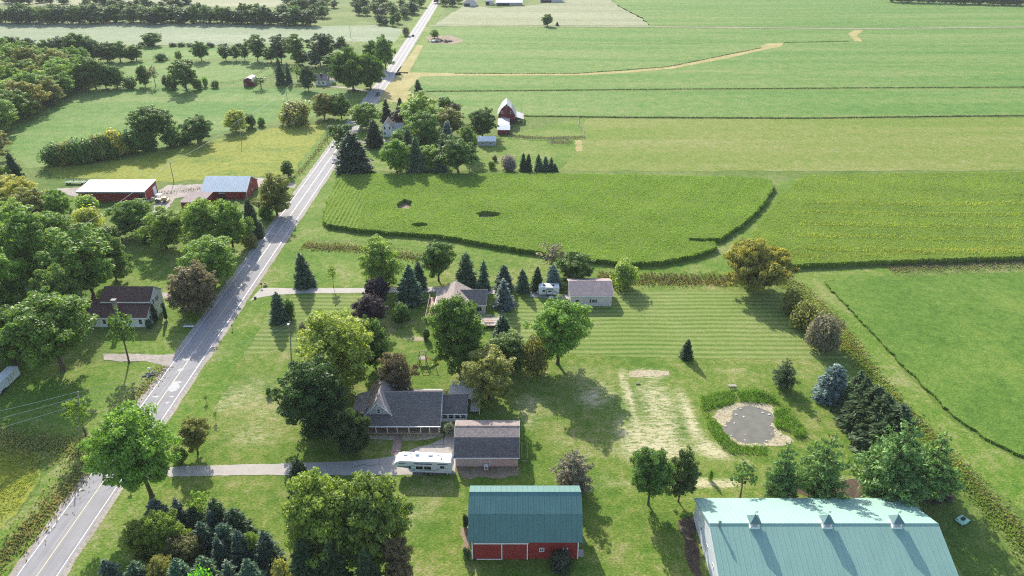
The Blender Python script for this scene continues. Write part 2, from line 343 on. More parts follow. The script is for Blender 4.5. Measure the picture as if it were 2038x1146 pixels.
# ---- farm tracks, waterways and ditches in the far fields
ribbon('farm_track', [(855, 50.5), (950, 51.5), (1290, 53), (1700, 57), (2100, 53), (2500, 50)], 2.6, .06, M['gravel'], 'pale gravel track between the far fields')
ribbon('grass_waterway', [(790, 148), (905, 148), (1150, 148), (1245, 143), (1330, 135), (1430, 116), (1515, 97), (1548, 88)], [14, 7, 6, 6, 7, 8, 8, 10], .06, M['drygrass'], 'tan dry grass waterway curving through the soybeans')
sheet('grass_patch', [(1512, 92), (1530, 86), (1560, 85), (1552, 94), (1530, 97)], .065, M['drygrass'], 'dry grass widening of the waterway', jit=.4)
sheet('grass_patch', [(1688, 66), (1702, 59), (1718, 60), (1706, 70), (1716, 82), (1700, 82), (1694, 74)], .065, M['drygrass'], 'dry grass wedge under the farm track', jit=.4)
sheet('roadside_weeds_ground', [(800, 145), (840, 150), (812, 180), (830, 190), (838, 215), (800, 205), (760, 200), (745, 192)], .065, M['drygrass'], 'dry grass verge beside the far road', jit=.5)
ribbon('roadside_weeds_ground', [(836, 90), (815, 125), (795, 150)], [5, 7, 9], .06, M['drygrass'], 'narrow dry verge along the far road')
sheet('roadside_weeds_ground', [(860, 86), (845, 72), (900, 70), (925, 82), (900, 88)], .06, M['soil'], 'bare soil round the rubble pile', jit=.6)

# ---- lawns
def lawn_grid():
    x0, x1, y0, y1, st = -74.0, 76.0, 55.0, 214.0, 1.0
    nx, ny = int((x1-x0)/st)+1, int((y1-y0)/st)+1
    X, Y = np.meshgrid(np.linspace(x0, x1, nx), np.linspace(y0, y1, ny))
    dry = np.zeros_like(X)
    spots = [(1310, 800, 38, 50, 1.0), (1300, 870, 62, 34, .9), (1290, 743, 40, 8, 1.2), (1380, 830, 14, 50, .35), (1420, 895, 34, 16, .75), (1240, 850, 30, 40, .55),
             (1190, 780, 70, 26, .5), (1160, 740, 60, 22, .45), (1180, 795, 28, 16, .7), (1050, 800, 34, 20, .75), (1050, 840, 30, 20, .6), (1246, 770, 5, 40, .6), (1258, 806, 6, 34, .6),
             (1350, 962, 110, 9, .9), (1400, 960, 22, 10, 1.1), (1450, 962, 26, 10, 1.0), (1620, 960, 60, 16, .6), (1680, 955, 40, 14, .6), (1160, 905, 30, 8, .5), (980, 935, 45, 10, .9),
             (440, 800, 60, 30, .5), (500, 870, 70, 26, .55), (510, 770, 60, 40, .42), (540, 820, 50, 30, .4), (800, 1040, 50, 60, .4), (850, 1000, 30, 40, .3), (1270, 900, 60, 16, .5), (1560, 745, 60, 12, .45), (1460, 738, 40, 10, .4),
             (1362, 800, 12, 30, .58), (1372, 835, 12, 24, .58), (1388, 864, 15, 18, .58), (1408, 888, 16, 14, .45), (1432, 905, 22, 10, .6), (1475, 917, 28, 8, .55), (1235, 752, 5, 16, .7), (1250, 790, 6, 20, .7), (560, 985, 60, 16, .3), (1200, 960, 40, 30, .3), (1330, 900, 50, 20, .55), (820, 672, 30, 5, .8), (1300, 950, 30, 10, .5), (1120, 880, 26, 18, .45), (1640, 800, 16, 40, .35), (700, 950, 40, 10, .3), (520, 930, 60, 10, .3), (1120, 820, 50, 14, .35)]
    for px, py, rx, ry, a in spots:
        cx, cy = U(px, py); wx = rx/SC(py); wy = abs(U(px, py-ry)[1]-U(px, py+ry)[1])/2
        dry += a*np.exp(-(((X-cx)/wx)**2+((Y-cy)/wy)**2))
    V = np.column_stack([X.ravel(), Y.ravel(), np.full(X.size, .02)])
    i = np.arange(nx*ny).reshape(ny, nx); F = np.stack([i[:-1, :-1], i[:-1, 1:], i[1:, 1:], i[1:, :-1]], -1).reshape(-1, 4)
    # keep to the west of the field-edge brush
    me = bpy.data.meshes.new('lawn'); me.from_pydata(V.tolist(), [], F.tolist())
    at = me.attributes.new('dry', 'FLOAT', 'POINT'); at.data.foreach_set('value', np.minimum(dry, 1.3).ravel().astype(np.float32))
    me.materials.append(M['lawn']); o = link(bpy.data.objects.new('lawn', me)); o['kind'] = 'structure'; o['label'] = 'mown lawn with dry straw patches round the farmhouse and barns'
lawn_grid()
sheet('lawn', [(1005, 600), (1130, 588), (1230, 578), (1470, 577), (1545, 578), (1575, 600), (1625, 650), (1660, 690), (1690, 712), (1630, 716), (1400, 714), (1150, 708), (1060, 690), (980, 650), (990, 620)], .035, M['stripes'], 'striped mown lawn behind the tan garage', jit=.25)
sheet('lawn', [(508, 596), (600, 588), (740, 586), (735, 640), (640, 640), (600, 690), (450, 715), (415, 712), (470, 640)], .035, M['stripes'], 'striped mown lawn beside the road and upper driveway', jit=.25)
sheet('lawn', [(548, 545), (590, 500), (720, 500), (860, 520), (880, 560), (760, 570), (525, 571)], .035, M['verge'], 'front lawn above the upper driveway', jit=.25)
sheet('lawn', [(240, 486), (500, 505), (420, 590), (330, 700), (215, 700), (180, 590)], .025, M['verge'], 'sunny lawn round the white house', jit=.3)
sheet('lawn', [(-160, 790), (60, 725), (330, 722), (210, 870), (-160, 870)], .025, M['verge'], 'lawn below the gravel drive across the road', jit=.3)
sheet('lawn', [(750, 300), (960, 280), (1165, 232), (1150, 300), (1110, 339), (680, 341), (690, 320)], .035, M['verge'], 'lawn round the distant farmstead', jit=.4)
# grassy lane beyond the brush and between the crops
sheet('grass_lane', [(1570, 545), (1760, 532), (1790, 548), (1640, 560), (1700, 625), (1800, 740), (1900, 840), (2038, 925), (2300, 1060), (2300, 1250), (2038, 1020), (1900, 905), (1760, 760), (1660, 640)], .03, M['verge'], 'mown grass lane between the brush and the soybeans', jit=.3)
sheet('grass_lane', [(1548, 362), (1600, 352), (1560, 385), (1515, 440), (1492, 475), (1520, 505), (1570, 532), (1450, 545), (1180, 540), (900, 500), (700, 478), (640, 478), (600, 470), (640, 445), (880, 480), (1190, 526), (1310, 530), (1432, 495), (1500, 430), (1545, 380)], .03, M['verge'], 'grass lane winding round the corn field', jit=.3)
# verges of the road
YR = lambda y: -80.0-max(0, (y-480))*.0135
def roadstrip(name, o0, o1, z, mat, label, y0=40, y1=1150, parent=None, jit=0):
    ys = [y0]+[y for y in range(int(y0)+20, int(y1), 20)]+[y1]
    P = [(YR(y)+o0, y) for y in ys]+[(YR(y)+o1, y) for y in reversed(ys)]
    return sheet(name, P, z, mat, label, px=False, jit=jit, parent=parent, kind=None if parent else 'structure', step=2.5)
roadstrip('verge', -12, 13, .05, M['verge'], 'rough grass verges of the country road', jit=.5)
roadstrip('gravel_shoulder', -4.9, 4.9, .06, M['gravel'], 'narrow gravel shoulders of the country road', jit=.12)
road = roadstrip('road', -3.85, 3.85, .075, M['asphalt'], 'straight two-lane asphalt country road')
roadstrip('edge_line', -3.4, -3.28, .081, M['white_line'], None, parent=road)
roadstrip('edge_line', 3.28, 3.4, .081, M['white_line'], None, parent=road)
roadstrip('centre_line', -.07, .07, .081, M['yellow_line'], None, parent=road)
M['patch'] = plain('pale_road_patch', (.4, .39, .385), .8, .2, 2)
for i, (px, py, a, b) in enumerate([(345, 771, 1.5, 2.2), (352, 762, 1.0, .8), (310, 790, .9, .35), (342, 790, .6, .3), (386, 702, .8, 1.0), (360, 736, .7, 1.0), (372, 716, 1.1, .6), (333, 802, .5, .4)]):
    cx, cy = U(px, py); sheet('road_patch', [(cx+a*math.cos(t)*random.uniform(.6, 1.2), cy+b*math.sin(t)*random.uniform(.6, 1.2)) for t in np.linspace(0, 6.28, 11)[:-1]], .086+i*.001, M['patch'], None, px=False, jit=.06, step=.4, parent=road, kind=None)
# intersecting far drive mouths
sheet('driveway', [(205, 704), (300, 706), (362, 705), (352, 722), (338, 735), (325, 728), (300, 720), (205, 717)], .065, M['gravel'], 'gravel drive of the house across the road', jit=.2)
ribbon('driveway', [(318, 588), (345, 588), (380, 592), (440, 590)], 3.2, .058, M['gravel'], 'short gravel drive behind the white house', jit=.15)
sheet('gravel_yard', [(105, 377), (160, 372), (160, 385), (300, 392), (335, 368), (400, 366), (500, 352), (590, 366), (586, 374), (505, 372), (395, 385), (350, 395), (330, 420), (305, 425), (310, 400), (150, 392)], .06, M['gravel'], 'gravel yard round the two red barns', jit=.4)
ribbon('driveway', [(735, 182), (700, 176), (660, 172), (635, 168)], 3.0, .07, M['gravel'], 'drive of the small white cottage by the willow', jit=.15)
ribbon('driveway', [(708, 285), (750, 281), (800, 278)], 3.0, .07, M['gravel'], 'gravel drive of the far white farmhouse', jit=.15)
d1 = sheet('driveway', [(222, 948), (300, 932), (365, 928), (480, 925), (590, 922), (700, 918), (765, 912), (795, 904), (822, 893), (858, 884), (884, 872), (890, 852), (906, 852), (906, 944), (780, 946), (560, 945), (370, 948), (300, 950), (214, 968)], .065, M['concrete'], 'pale concrete driveway running to the farmhouse garage', jit=.06)
for pts in ([(440, 941), (470, 936), (500, 935), (520, 931)], [(700, 931), (722, 925), (735, 927), (760, 924)], [(752, 926), (756, 912)], [(860, 885), (872, 900)], [(858, 886), (905, 884)], [(882, 888), (884, 866)], [(585, 942), (588, 923)]):
    ribbon('crack', pts, .09, .071, M['tar'], None, jit=.05, parent=d1, kind=None)
d2 = sheet('driveway', [(496, 600), (510, 584), (520, 573), (600, 574), (730, 573), (870, 571), (985, 575), (985, 585), (870, 582), (730, 583), (600, 584), (540, 588), (512, 593)], .065, M['concrete'], 'white concrete driveway from the road to the tan-roofed house', jit=.06)
sheet('concrete_pad', [(1055, 581), (1128, 586), (1138, 596), (1055, 591)], .065, M['concrete'], 'concrete pad under the small travel trailer', jit=0)
path = sheet('brick_path', [(786, 866), (800, 866), (797, 900), (780, 908), (778, 904)], .075, M['brick_path'], 'reddish brick path from porch to driveway', jit=.03)
sheet('planting_bed', [(733, 866), (786, 866), (784, 876), (760, 874), (733, 874)], .05, M['sand'], 'pale gravel bed left of the porch steps', jit=.15)
sheet('planting_bed', [(800, 866), (880, 862), (882, 868), (850, 876), (800, 878)], .05, M['sand'], 'pale gravel bed right of the porch steps', jit=.15)
sheet('planting_bed', [(906, 930), (1030, 930), (1030, 948), (1000, 953), (920, 950)], .045, M['soil'], 'bare soil along the garage wall', jit=.3)
sheet('planting_bed', [(1348, 1035), (1372, 1025), (1384, 1030), (1398, 1146), (1420, 1200), (1395, 1200), (1362, 1090)], .045, M['mulch'], 'brown mulch bed along the white barn wall', jit=.3)
sheet('planting_bed', [(918, 1052), (934, 1048), (938, 1096), (921, 1092)], .045, M['soil'], 'bare soil at the red barn corner', jit=.2)
sheet('planting_bed', [(1560, 960), (1700, 955), (1800, 955), (1880, 965), (1895, 985), (1860, 1005), (1800, 1000), (1690, 985), (1560, 985)], .045, M['mulch'], 'brown needle litter under the white pines', jit=.6)
sheet('dirt_patch', [(1252, 738), (1330, 738), (1333, 748), (1255, 750)], .045, M['sand'], 'pale sandy dirt patch on the lawn', jit=.35)
sheet('dirt_patch', [(822, 672), (845, 672), (846, 678), (823, 678)], .045, M['sand'], 'small pale slab on the lawn below the house', jit=.15)
sheet('dirt_patch', [(1143, 280), (1158, 278), (1160, 300), (1148, 302)], .05, M['drygrass'], 'bare gateway beside the pens', jit=.3)
def pz(x, y): return (1380+x/6.37, 740+y/6.37)
pond_out = [(225, 520), (390, 450), (560, 390), (720, 365), (900, 385), (1020, 430), (1030, 540), (1010, 650), (1070, 750), (1290, 840), (1260, 940), (900, 950), (640, 960), (550, 920), (430, 820), (310, 650)]
pond_in = [(545, 480), (640, 460), (720, 440), (850, 490), (960, 520), (985, 600), (975, 700), (1020, 790), (950, 860), (850, 895), (720, 890), (640, 890), (540, 830), (440, 790), (400, 740), (420, 660), (500, 620), (520, 560)]
def chaikin(P, n=2):
    for _ in range(n):
        P = [q for a, b in zip(P, P[1:]+P[:1]) for q in ((a[0]*.75+b[0]*.25, a[1]*.75+b[1]*.25), (a[0]*.25+b[0]*.75, a[1]*.25+b[1]*.75))]
    return P
pond_out = chaikin(pond_out); pond_in = chaikin(pond_in)
cxo, cyo = sum(p[0] for p in pond_out)/len(pond_out), sum(p[1] for p in pond_out)/len(pond_out); sheet('pond_bank', [pz(cxo+(x-cxo)*.97, cyo+(y-cyo)*.97) for x, y in pond_out], .05, M['sand'], 'pale sandy bank of the pond', jit=.25)
m, nt_, b_ = new_mat('pond_water'); M['water'] = m
nv = noise(nt_, .5, 4, .6, worldpos(nt_)); nt_.links.new(ramp(nt_, nv, [(.3, (.125, .115, .085)), (.7, (.175, .16, .12))]), b_.inputs['Base Color'])
b_.inputs['Roughness'].default_value = .06; b_.inputs['Specular IOR Level'].default_value = .5; bump(nt_, b_, noise(nt_, 3, 3, .6, worldpos(nt_)), .03, .02)
cxp, cyp = sum(p[0] for p in pond_in)/len(pond_in), sum(p[1] for p in pond_in)/len(pond_in); pond_in = [(cxp+(x-cxp)*1.09, cyp+(y-cyp)*1.09) for x, y in pond_in]
sheet('pond_water', [pz(*p) for p in pond_in], .07, M['water'], 'still grey water of the small pond', jit=.22, step=.7)

# ---- crops standing on the fields
def crop(name, outline, top, mat_under, n, hgt, wid, color, label, rows=None, edge_n=0, lean=.55, holes=()):
    P = [U(x, y, top) for x, y in outline]; P = rough_edge(P, 1.2, .22); zt = top*.72
    loops = [P]+[[(c[0]+rx*math.cos(t)*random.uniform(.75, 1.2), c[1]+ry*math.sin(t)*random.uniform(.75, 1.2)) for t in np.linspace(0, 2*math.pi, 15)[:-1]] for c, rx, ry in holes]
    mb = MB(); tris = tessellate_polygon([[Vector((x, y, 0)) for x, y in q] for q in loops]); A = [p for q in loops for p in q]; kk = len(A); fs = [tuple(t) for t in tris]; o0 = 0
    for q in loops:
        k = len(q); fs += [(o0+i, o0+(i+1) % k, o0+(i+1) % k+kk, o0+i+kk) for i in range(k)]; o0 += k
    mb.add([(x, y, zt) for x, y in A]+[(x, y, 0.0) for x, y in A], fs)
    o = mb.build(name, mat_under); tag(o, label, kind='stuff'); k = len(P)
    skip = None
    if holes: skip = lambda p: np.any([inpoly(p[:, 0], p[:, 1], q) for q in loops[1:]], axis=0)
    pts = randpts(P, n)
    if rows: pts = rows(pts)
    if skip is not None: pts = pts[~skip(pts)]
    h = hgt
    blades('crop_leaves', pts, zt-.25, h*.6, h*1.15, wid, lean, color, M['crop'], None, None, o)
    if edge_n:
        A = np.array(P); B = np.roll(A, -1, 0); kk = RNG.integers(0, k, edge_n); t = RNG.uniform(0, 1, (edge_n, 1))
        e = A[kk]*(1-t)+B[kk]*t+RNG.normal(0, .18, (edge_n, 2))
        blades('edge_stalks', e, .02, top*.7, top*1.05, wid*.8, .16, tuple(c*.85 for c in color), M['crop'], None, None, o)
    return o
corn1 = [(682, 343), (750, 343), (1130, 342), (1510, 350), (1534, 355), (1540, 368), (1518, 402), (1478, 442), (1430, 470), (1374, 470), (1372, 476), (1424, 478), (1424, 488), (1380, 503), (1310, 516), (1260, 518), (1190, 512), (1030, 490), (880, 464), (720, 452), (652, 442), (643, 434), (645, 412), (662, 374), (672, 352)]
xl = U(738, 400)[0]
def corn_rows(p):
    q = p.copy(); lft = p[:, 0] < xl-.08*(p[:, 1]-230)
    q[~lft, 1] = np.round(p[~lft, 1]/1.15)*1.15+RNG.normal(0, .34, (~lft).sum()); q[lft, 0] = np.round(p[lft, 0]/1.5)*1.5+RNG.normal(0, .13, lft.sum()); return q
gaps = [(U(972, 424, 2), 4.6, 3.0), (U(805, 404, 2), 2.8, 5.0), (U(835, 445, 2), 3, 2.0)]
for gp in gaps: sheet('bare_patch', [(gp[0][0]+gp[1]*1.3*math.cos(t), gp[0][1]+gp[2]*1.3*math.sin(t)) for t in np.linspace(0, 6.28, 12)[:-1]], .05, M['soil'], 'bare soil in a gap of the corn field', px=False)
crop('corn_field', corn1, 2.3, M['cornsoil'], 150000, .8, .085, (.205, .335, .055), 'bright green standing corn field with a curved edge', corn_rows, 9000, holes=gaps)
corn2 = [(1602, 346), (1800, 342), (2300, 336), (2300, 520), (2038, 505), (1760, 514), (1572, 522), (1524, 494), (1496, 468), (1514, 440), (1560, 382)]
crop('corn_field', corn2, 2.2, M['cornsoil'], 140000, .8, .085, (.225, .325, .06), 'corn field with yellowing rows at the right edge', lambda p: np.column_stack([p[:, 0], np.round(p[:, 1]/1.15)*1.15+RNG.normal(0, .4, len(p))]), 6000)
yb = randpts([U(x, y, 2.2) for x, y in [(1600, 400), (2300, 370), (2300, 510), (1580, 516)]], 22000)
yb = yb[(np.sin(yb[:, 1]*.62+np.sin(yb[:, 0]*.05)*.8) > .45)]
blades('yellow_corn_leaves', yb, 1.5, .6, 1.1, .1, .5, (.3, .345, .06), M['crop'], 'streaks of yellowing corn leaves in the right corn field', None)
yb = np.concatenate([strip_pts([(1540, 512), (1600, 520), (1700, 516), (1850, 508), (2040, 502)], 5, 2600)])
blades('yellow_corn_leaves', yb, 1.0, .8, 1.5, .1, .4, (.34, .34, .08), M['crop'], 'yellowed corn leaves along the near edge of the right corn field', None)
soy = [(1642, 560), (1700, 546), (1770, 550), (2300, 530), (2300, 1040), (2038, 905), (1962, 868), (1900, 826), (1800, 726), (1700, 620)]
crop('soybean_field', soy, .75, M['soy_near'], 110000, .36, .13, (.13, .24, .05), 'dark green soybean field at the right edge', None, 3000, lean=1.1)
# ================================================================== TREES
M['bark'] = plain('bark', (.11, .085, .065), .9, .2, 3, spec=.1, bmp=.5)
def limb(mb, p0, p1, r0, r1, n=5, bend=.12):
    p0, p1 = Vector(p0), Vector(p1); L = (p1-p0).length
    mid = p0.lerp(p1, .5)+Vector((random.uniform(-1, 1), random.uniform(-1, 1), random.uniform(0, 1)))*L*bend
    mb.tube(p0, mid, r0, (r0+r1)/2, n); mb.tube(mid, p1, (r0+r1)/2, r1, n)
def sphere_dirs(n): return unit(RNG.normal(size=(n, 3)))
def crown_leaves(clumps, per, size, aspect, up=.5, fill=.35, asp_jit=.3, droop=0.0):
    C, A, B = [], [], []
    for (c, r) in clumps:
        r = np.array(r); n = max(8, int(per*(r[0]*r[1]*r[2])**(2/3)))
        d = sphere_dirs(n); rad = np.where(RNG.uniform(0, 1, n) < fill, RNG.uniform(.2, .85, n), RNG.uniform(.8, 1.08, n))
        p = np.array(c)+d*rad[:, None]*r
        nr = unit(d+np.array([0, 0, up])+RNG.normal(0, .55, (n, 3)))
        sz = size*RNG.uniform(.65, 1.35, n); a, b = leaf_axes(nr, sz, aspect*RNG.uniform(1-asp_jit, 1+asp_jit))
        if droop: a[:, 2] -= np.abs(sz)*droop
        C.append(p); A.append(a); B.append(b)
    return np.concatenate(C), np.concatenate(A), np.concatenate(B)
def clump_rnd(C):
    """light and dark sprays: neighbouring leaves share a tone"""
    ph = RNG.uniform(0, 6, 6)
    s = np.sin(C[:, 0]*1.9+ph[0])*np.sin(C[:, 1]*1.7+ph[1])+np.sin(C[:, 2]*2.3+ph[2])*np.sin((C[:, 0]+C[:, 1])*1.3+ph[3])
    return np.clip(.5+.17*s+RNG.normal(0, .2, len(C)), 0, 1)
def deciduous(h=12., w=10., crown0=.22, lobes=16, per=330, size=.2, flat=1.0, seed=1, droopy=0, pear=0.0, fill=.32):
    """returns (trunk mesh, crown mesh); crown of overlapping clumps round branching limbs"""
    global RNG
    random.seed(seed); RNG = np.random.default_rng(seed)
    skew = random.uniform(0, 6.28); zc, hz, hr = h*(1+crown0)/2, h*(1-crown0)/2, w/2; cl = []
    for i in range(lobes):
        t = (i+.5)/lobes; ph = i*2.39996+random.uniform(-.4, .4); zz = 1-2*t
        rr = math.sqrt(max(0, 1-zz*zz)); k = random.uniform(.46, .8)*(1+.22*math.cos(ph-skew)); rx = hr*k*(1-pear*zz)
        r = hr*random.uniform(.34, .5)
        cl.append(((math.cos(ph)*rr*rx, math.sin(ph)*rr*rx, zc+zz*hz*.70), (r, r, r*.78*flat)))
    cl.append(((0, 0, zc), (hr*.55, hr*.55, hz*.62)))
    for i in range(lobes):                                            # small outer tufts break the outline
        c, r = cl[random.randrange(lobes)]; d = Vector((random.gauss(0, 1), random.gauss(0, 1), random.gauss(.25, .8))).normalized()
        q = r[0]*random.uniform(.35, .55); cl.append(((c[0]+d.x*r[0]*.95, c[1]+d.y*r[1]*.95, c[2]+d.z*r[2]*.95), (q, q, q*.8)))
    sub = []; sn = 9 if per > 100 else 6
    for j, (c, r) in enumerate(cl):
        small = j > lobes
        for _ in range(3 if small else sn):
            d = Vector((random.gauss(0, 1), random.gauss(0, 1), random.gauss(.15, .9))).normalized(); k = random.uniform(.7, 1.1); q = r[0]*random.uniform(.22, .46)*(1.3 if small else 1)
            sub.append(((c[0]+d.x*r[0]*k, c[1]+d.y*r[1]*k, c[2]+d.z*r[2]*k), (q, q, q*.62)))
        sub.append((c, (r[0]*.62, r[1]*.62, r[2]*.62)))
    C, A, B = crown_leaves(sub, per*.62, size, .6, fill=.3, droop=droopy, up=.65)
    ok = C[:, 2] > h*crown0*.55; C, A, B = C[ok], A[ok], B[ok]
    q0, q1 = np.quantile(C[:, :2], .012, axis=0), np.quantile(C[:, :2], .988, axis=0); mid = (q0+q1)/2*.75; C[:, :2] -= mid; kx = .89*hr/((q1-q0).mean()/2); C[:, :2] *= kx; C[:, 2] *= .965*h/np.quantile(C[:, 2], .998)
    cl = [(((c[0]-mid[0])*kx, (c[1]-mid[1])*kx, c[2]), r) for c, r in cl]
    crown = quads_mesh('crown', C, A, B, clump_rnd(C), M['leaf'])
    mb = MB(); tr = max(.16, w*.028); top = Vector((random.uniform(-.4, .4), random.uniform(-.4, .4), zc+hz*.25))
    fork = Vector((top.x*.3, top.y*.3, h*crown0*1.05))
    mb.tube((0, 0, -.15), (0, 0, .35), tr*1.55, tr*1.1, 8); mb.tube((0, 0, .35), fork, tr*1.1, tr*.85, 8); limb(mb, fork, top, tr*.85, tr*.3, 6)
    for c, r in cl[:lobes:1]:
        s = fork.lerp(top, random.uniform(.0, .75)); limb(mb, s, Vector(c), tr*.45, tr*.1, 5)
    return mb.mesh('trunk', M['bark'], True), crown
def spruce(h=10., w=5., levels=26, seed=1, ragged=.26, size=.24, gap=.1, power=.68, mat='needle', bare=.04, droop=.32):
    global RNG
    random.seed(seed); RNG = np.random.default_rng(seed)
    C, A, B = [], [], []; mb = MB(); tr = h*.014+.05
    mb.tube((0, 0, -.15), (0, 0, h*.97), tr*1.3, .03, 7)
    for L in range(levels):
        t = L/(levels-1); z = h*(bare+(1-bare)*t*.97); R = w/2*(1-t)**power*random.uniform(1-ragged, 1.04)+.12
        nb = max(5, int(15*(1-t)**.6)+3)
        for k in range(nb):
            if random.random() < gap: continue
            a = 2*math.pi*(k+random.random()*.8)/nb; rr = R*random.uniform(1-ragged, 1.08); ds = np.array([math.cos(a), math.sin(a), 0])
            up = -droop*(1-t)+.25*t
            m_ = max(4, int(rr/size*5.2)); s = RNG.uniform(.12, 1, m_)**.62*rr
            p = ds*s[:, None]; p[:, 2] = z+up*s-.06*s*s/max(rr, .3)
            side = np.array([-ds[1], ds[0], 0]); wdt = (.34*(1-s/rr*.75)*rr)[:, None]
            p += side*RNG.uniform(-1, 1, (m_, 1))*wdt; p[:, 2] += RNG.normal(0, .07, m_)
            ax = unit(ds*np.ones((m_, 1))+side*RNG.normal(0, .5, (m_, 1))+np.array([0, 0, 1])*RNG.normal(up*.8, .35, (m_, 1)))
            nr = unit(np.cross(ax, RNG.normal(size=(m_, 3)))*.8+np.array([0, 0, .35])); bx = unit(np.cross(ax, nr)); sz = size*RNG.uniform(.8, 1.5, m_)
            C.append(p); A.append(ax*sz[:, None]); B.append(bx*(sz*.42)[:, None])
            if L % 3 == 0 and k % 2 == 0: mb.tube((0, 0, z), tuple(ds*rr*.7+np.array([0, 0, z+up*rr*.7])), tr*.28, .015, 3)
    C, A, B = np.concatenate(C), np.concatenate(A), np.concatenate(B)
    return mb.mesh('trunk', M['bark'], True), quads_mesh('crown', C, A, B, clump_rnd(C*1.6), M[mat])
def pine(h=11., w=8., seed=1, tiers=8, crown0=.12, per=150, size=.3):
    """white pine: tiers of flattened, outward reaching tufts"""
    global RNG
    random.seed(seed); RNG = np.random.default_rng(seed); cl = []; mb = MB(); tr = h*.016+.06
    mb.tube((0, 0, -.15), (0, 0, h*.94), tr*1.3, .05, 7)
    for L in range(tiers):
        t = L/(tiers-1); z = h*(crown0+(.97-crown0)*t); R = w/2*(1-t**1.5*.86)*random.uniform(.82, 1.05)*(.8 if L == 0 else 1); nb = max(3, int(8*(1-t)+3))
        for k in range(nb):
            a = 2*math.pi*(k+random.random()*.7)/nb; e = R*random.uniform(.72, 1.05)
            for s in (1., .62, .3):
                if R < .9 and s < .9: continue
                q = max(.34, R*.27*random.uniform(.8, 1.25)*(1.15-.3*s)); x, y = math.cos(a)*e*s, math.sin(a)*e*s
                cl.append(((x+random.gauss(0, .12), y+random.gauss(0, .12), z+.22*e*s+random.gauss(0, .1)), (q, q, q*.5)))
            mb.tube((0, 0, z), (math.cos(a)*e*.9, math.sin(a)*e*.9, z+.2*e), tr*.35, .02, 4)
    C, A, B = crown_leaves(cl, per, size, .34, up=.35, fill=.4)
    return mb.mesh('trunk', M['bark'], True), quads_mesh('crown', C, A, B, clump_rnd(C*1.3), M['needle'])
def bushy(h=4., w=5., seed=1, lobes=11, per=190, size=.2, rug=.55):
    global RNG
    random.seed(seed); RNG = np.random.default_rng(seed); cl = []; mb = MB()
    for i in range(lobes):
        a = i*2.4+random.random(); d = w/2*random.uniform(.15, .68); r = w*random.uniform(.15, .24); z = random.uniform(.28, .78)*h*(1-.35*d/(w/2))
        cl.append(((math.cos(a)*d, math.sin(a)*d, z), (r, r, min(z*.95, r*1.1)))); limb(mb, (math.cos(a)*d*.25, math.sin(a)*d*.25, -.1), (math.cos(a)*d, math.sin(a)*d, z), .05, .02, 4)
    cl.append(((0, 0, h*.45), (w*.3, w*.3, h*.46)))
    C, A, B = crown_leaves(cl, per, size, .55, fill=.3)
    n = int(len(C)*.06); up = RNG.integers(0, len(C), n); C2 = C[up]+RNG.normal(0, .25, (n, 3))*w*.06+np.array([0, 0, .12*h]); C = np.concatenate([C, C2]); A = np.concatenate([A, A[up]]); B = np.concatenate([B, B[up]])
    ok = C[:, 2] > .04; C, A, B = C[ok], A[ok], B[ok]
    return mb.mesh('stem', M['bark'], True), quads_mesh('crown', C, A, B, clump_rnd(C), M['leaf'])
def airy(h=9., w=5., seed=1):
    return deciduous(h, w, .3, 9, 95, .24, 1, seed, fill=.2)
PROTO = {}
def reg(kind, h, w, *variants): PROTO[kind] = (h, w, variants)
reg('oak', 12, 10.5, deciduous(seed=11, crown0=.06), deciduous(seed=12, lobes=19, crown0=.04, pear=.1), deciduous(seed=13, lobes=14, flat=.85, crown0=.08), deciduous(seed=14, lobes=18, crown0=.05, pear=-.12), deciduous(seed=15, lobes=12, crown0=.07, size=.22), deciduous(seed=16, lobes=22, crown0=.03, size=.18, pear=.15))
reg('clear', 12, 10.5, deciduous(seed=17, crown0=.2, lobes=20), deciduous(seed=18, crown0=.22, lobes=17))
reg('maple', 12, 9.5, deciduous(12, 9, .06, 24, 350, .185, .95, 21, fill=.25), deciduous(12, 9, .08, 22, 350, .185, .95, 22, fill=.25), deciduous(12, 9, .05, 26, 370, .175, .95, 23, pear=.15))
reg('tall', 14, 8, deciduous(14, 7.6, .06, 17, 340, .2, 1.15, 31, pear=.12), deciduous(14, 7.6, .08, 15, 340, .2, 1.2, 32, pear=-.1), deciduous(14, 7.6, .05, 18, 340, .2, 1.1, 33))
reg('willow', 11, 13, deciduous(11, 12.5, .1, 20, 350, .2, 1.2, 41, droopy=1.1), deciduous(11, 12.5, .12, 18, 350, .2, 1.2, 42, droopy=1.2))
reg('far', 13, 10, deciduous(13, 9.6, .01, 12, 110, .34, 1.05, 51), deciduous(13, 9.6, .01, 13, 110, .34, 1.05, 52), deciduous(13, 9.6, .02, 11, 110, .34, 1.1, 53))
reg('airy', 9, 5, airy(seed=61), airy(seed=62))
reg('spruce', 10, 4.3, spruce(seed=71), spruce(seed=72, ragged=.3), spruce(seed=73, levels=22, ragged=.26, power=.58), spruce(seed=74, levels=24, ragged=.38, power=.8, gap=.18), spruce(seed=75, levels=30, ragged=.3, power=.62, gap=.14, droop=.15))
reg('column', 5, 1.3, spruce(5, 1.3, 20, 81, .12, .16, power=.35, droop=-.9))
reg('pine', 11, 8, pine(seed=91), pine(seed=92), pine(seed=93, tiers=9))
reg('shrub', 4, 5, bushy(seed=101), bushy(seed=102), bushy(seed=103, lobes=14))
random.seed(7); RNG = np.random.default_rng(77)
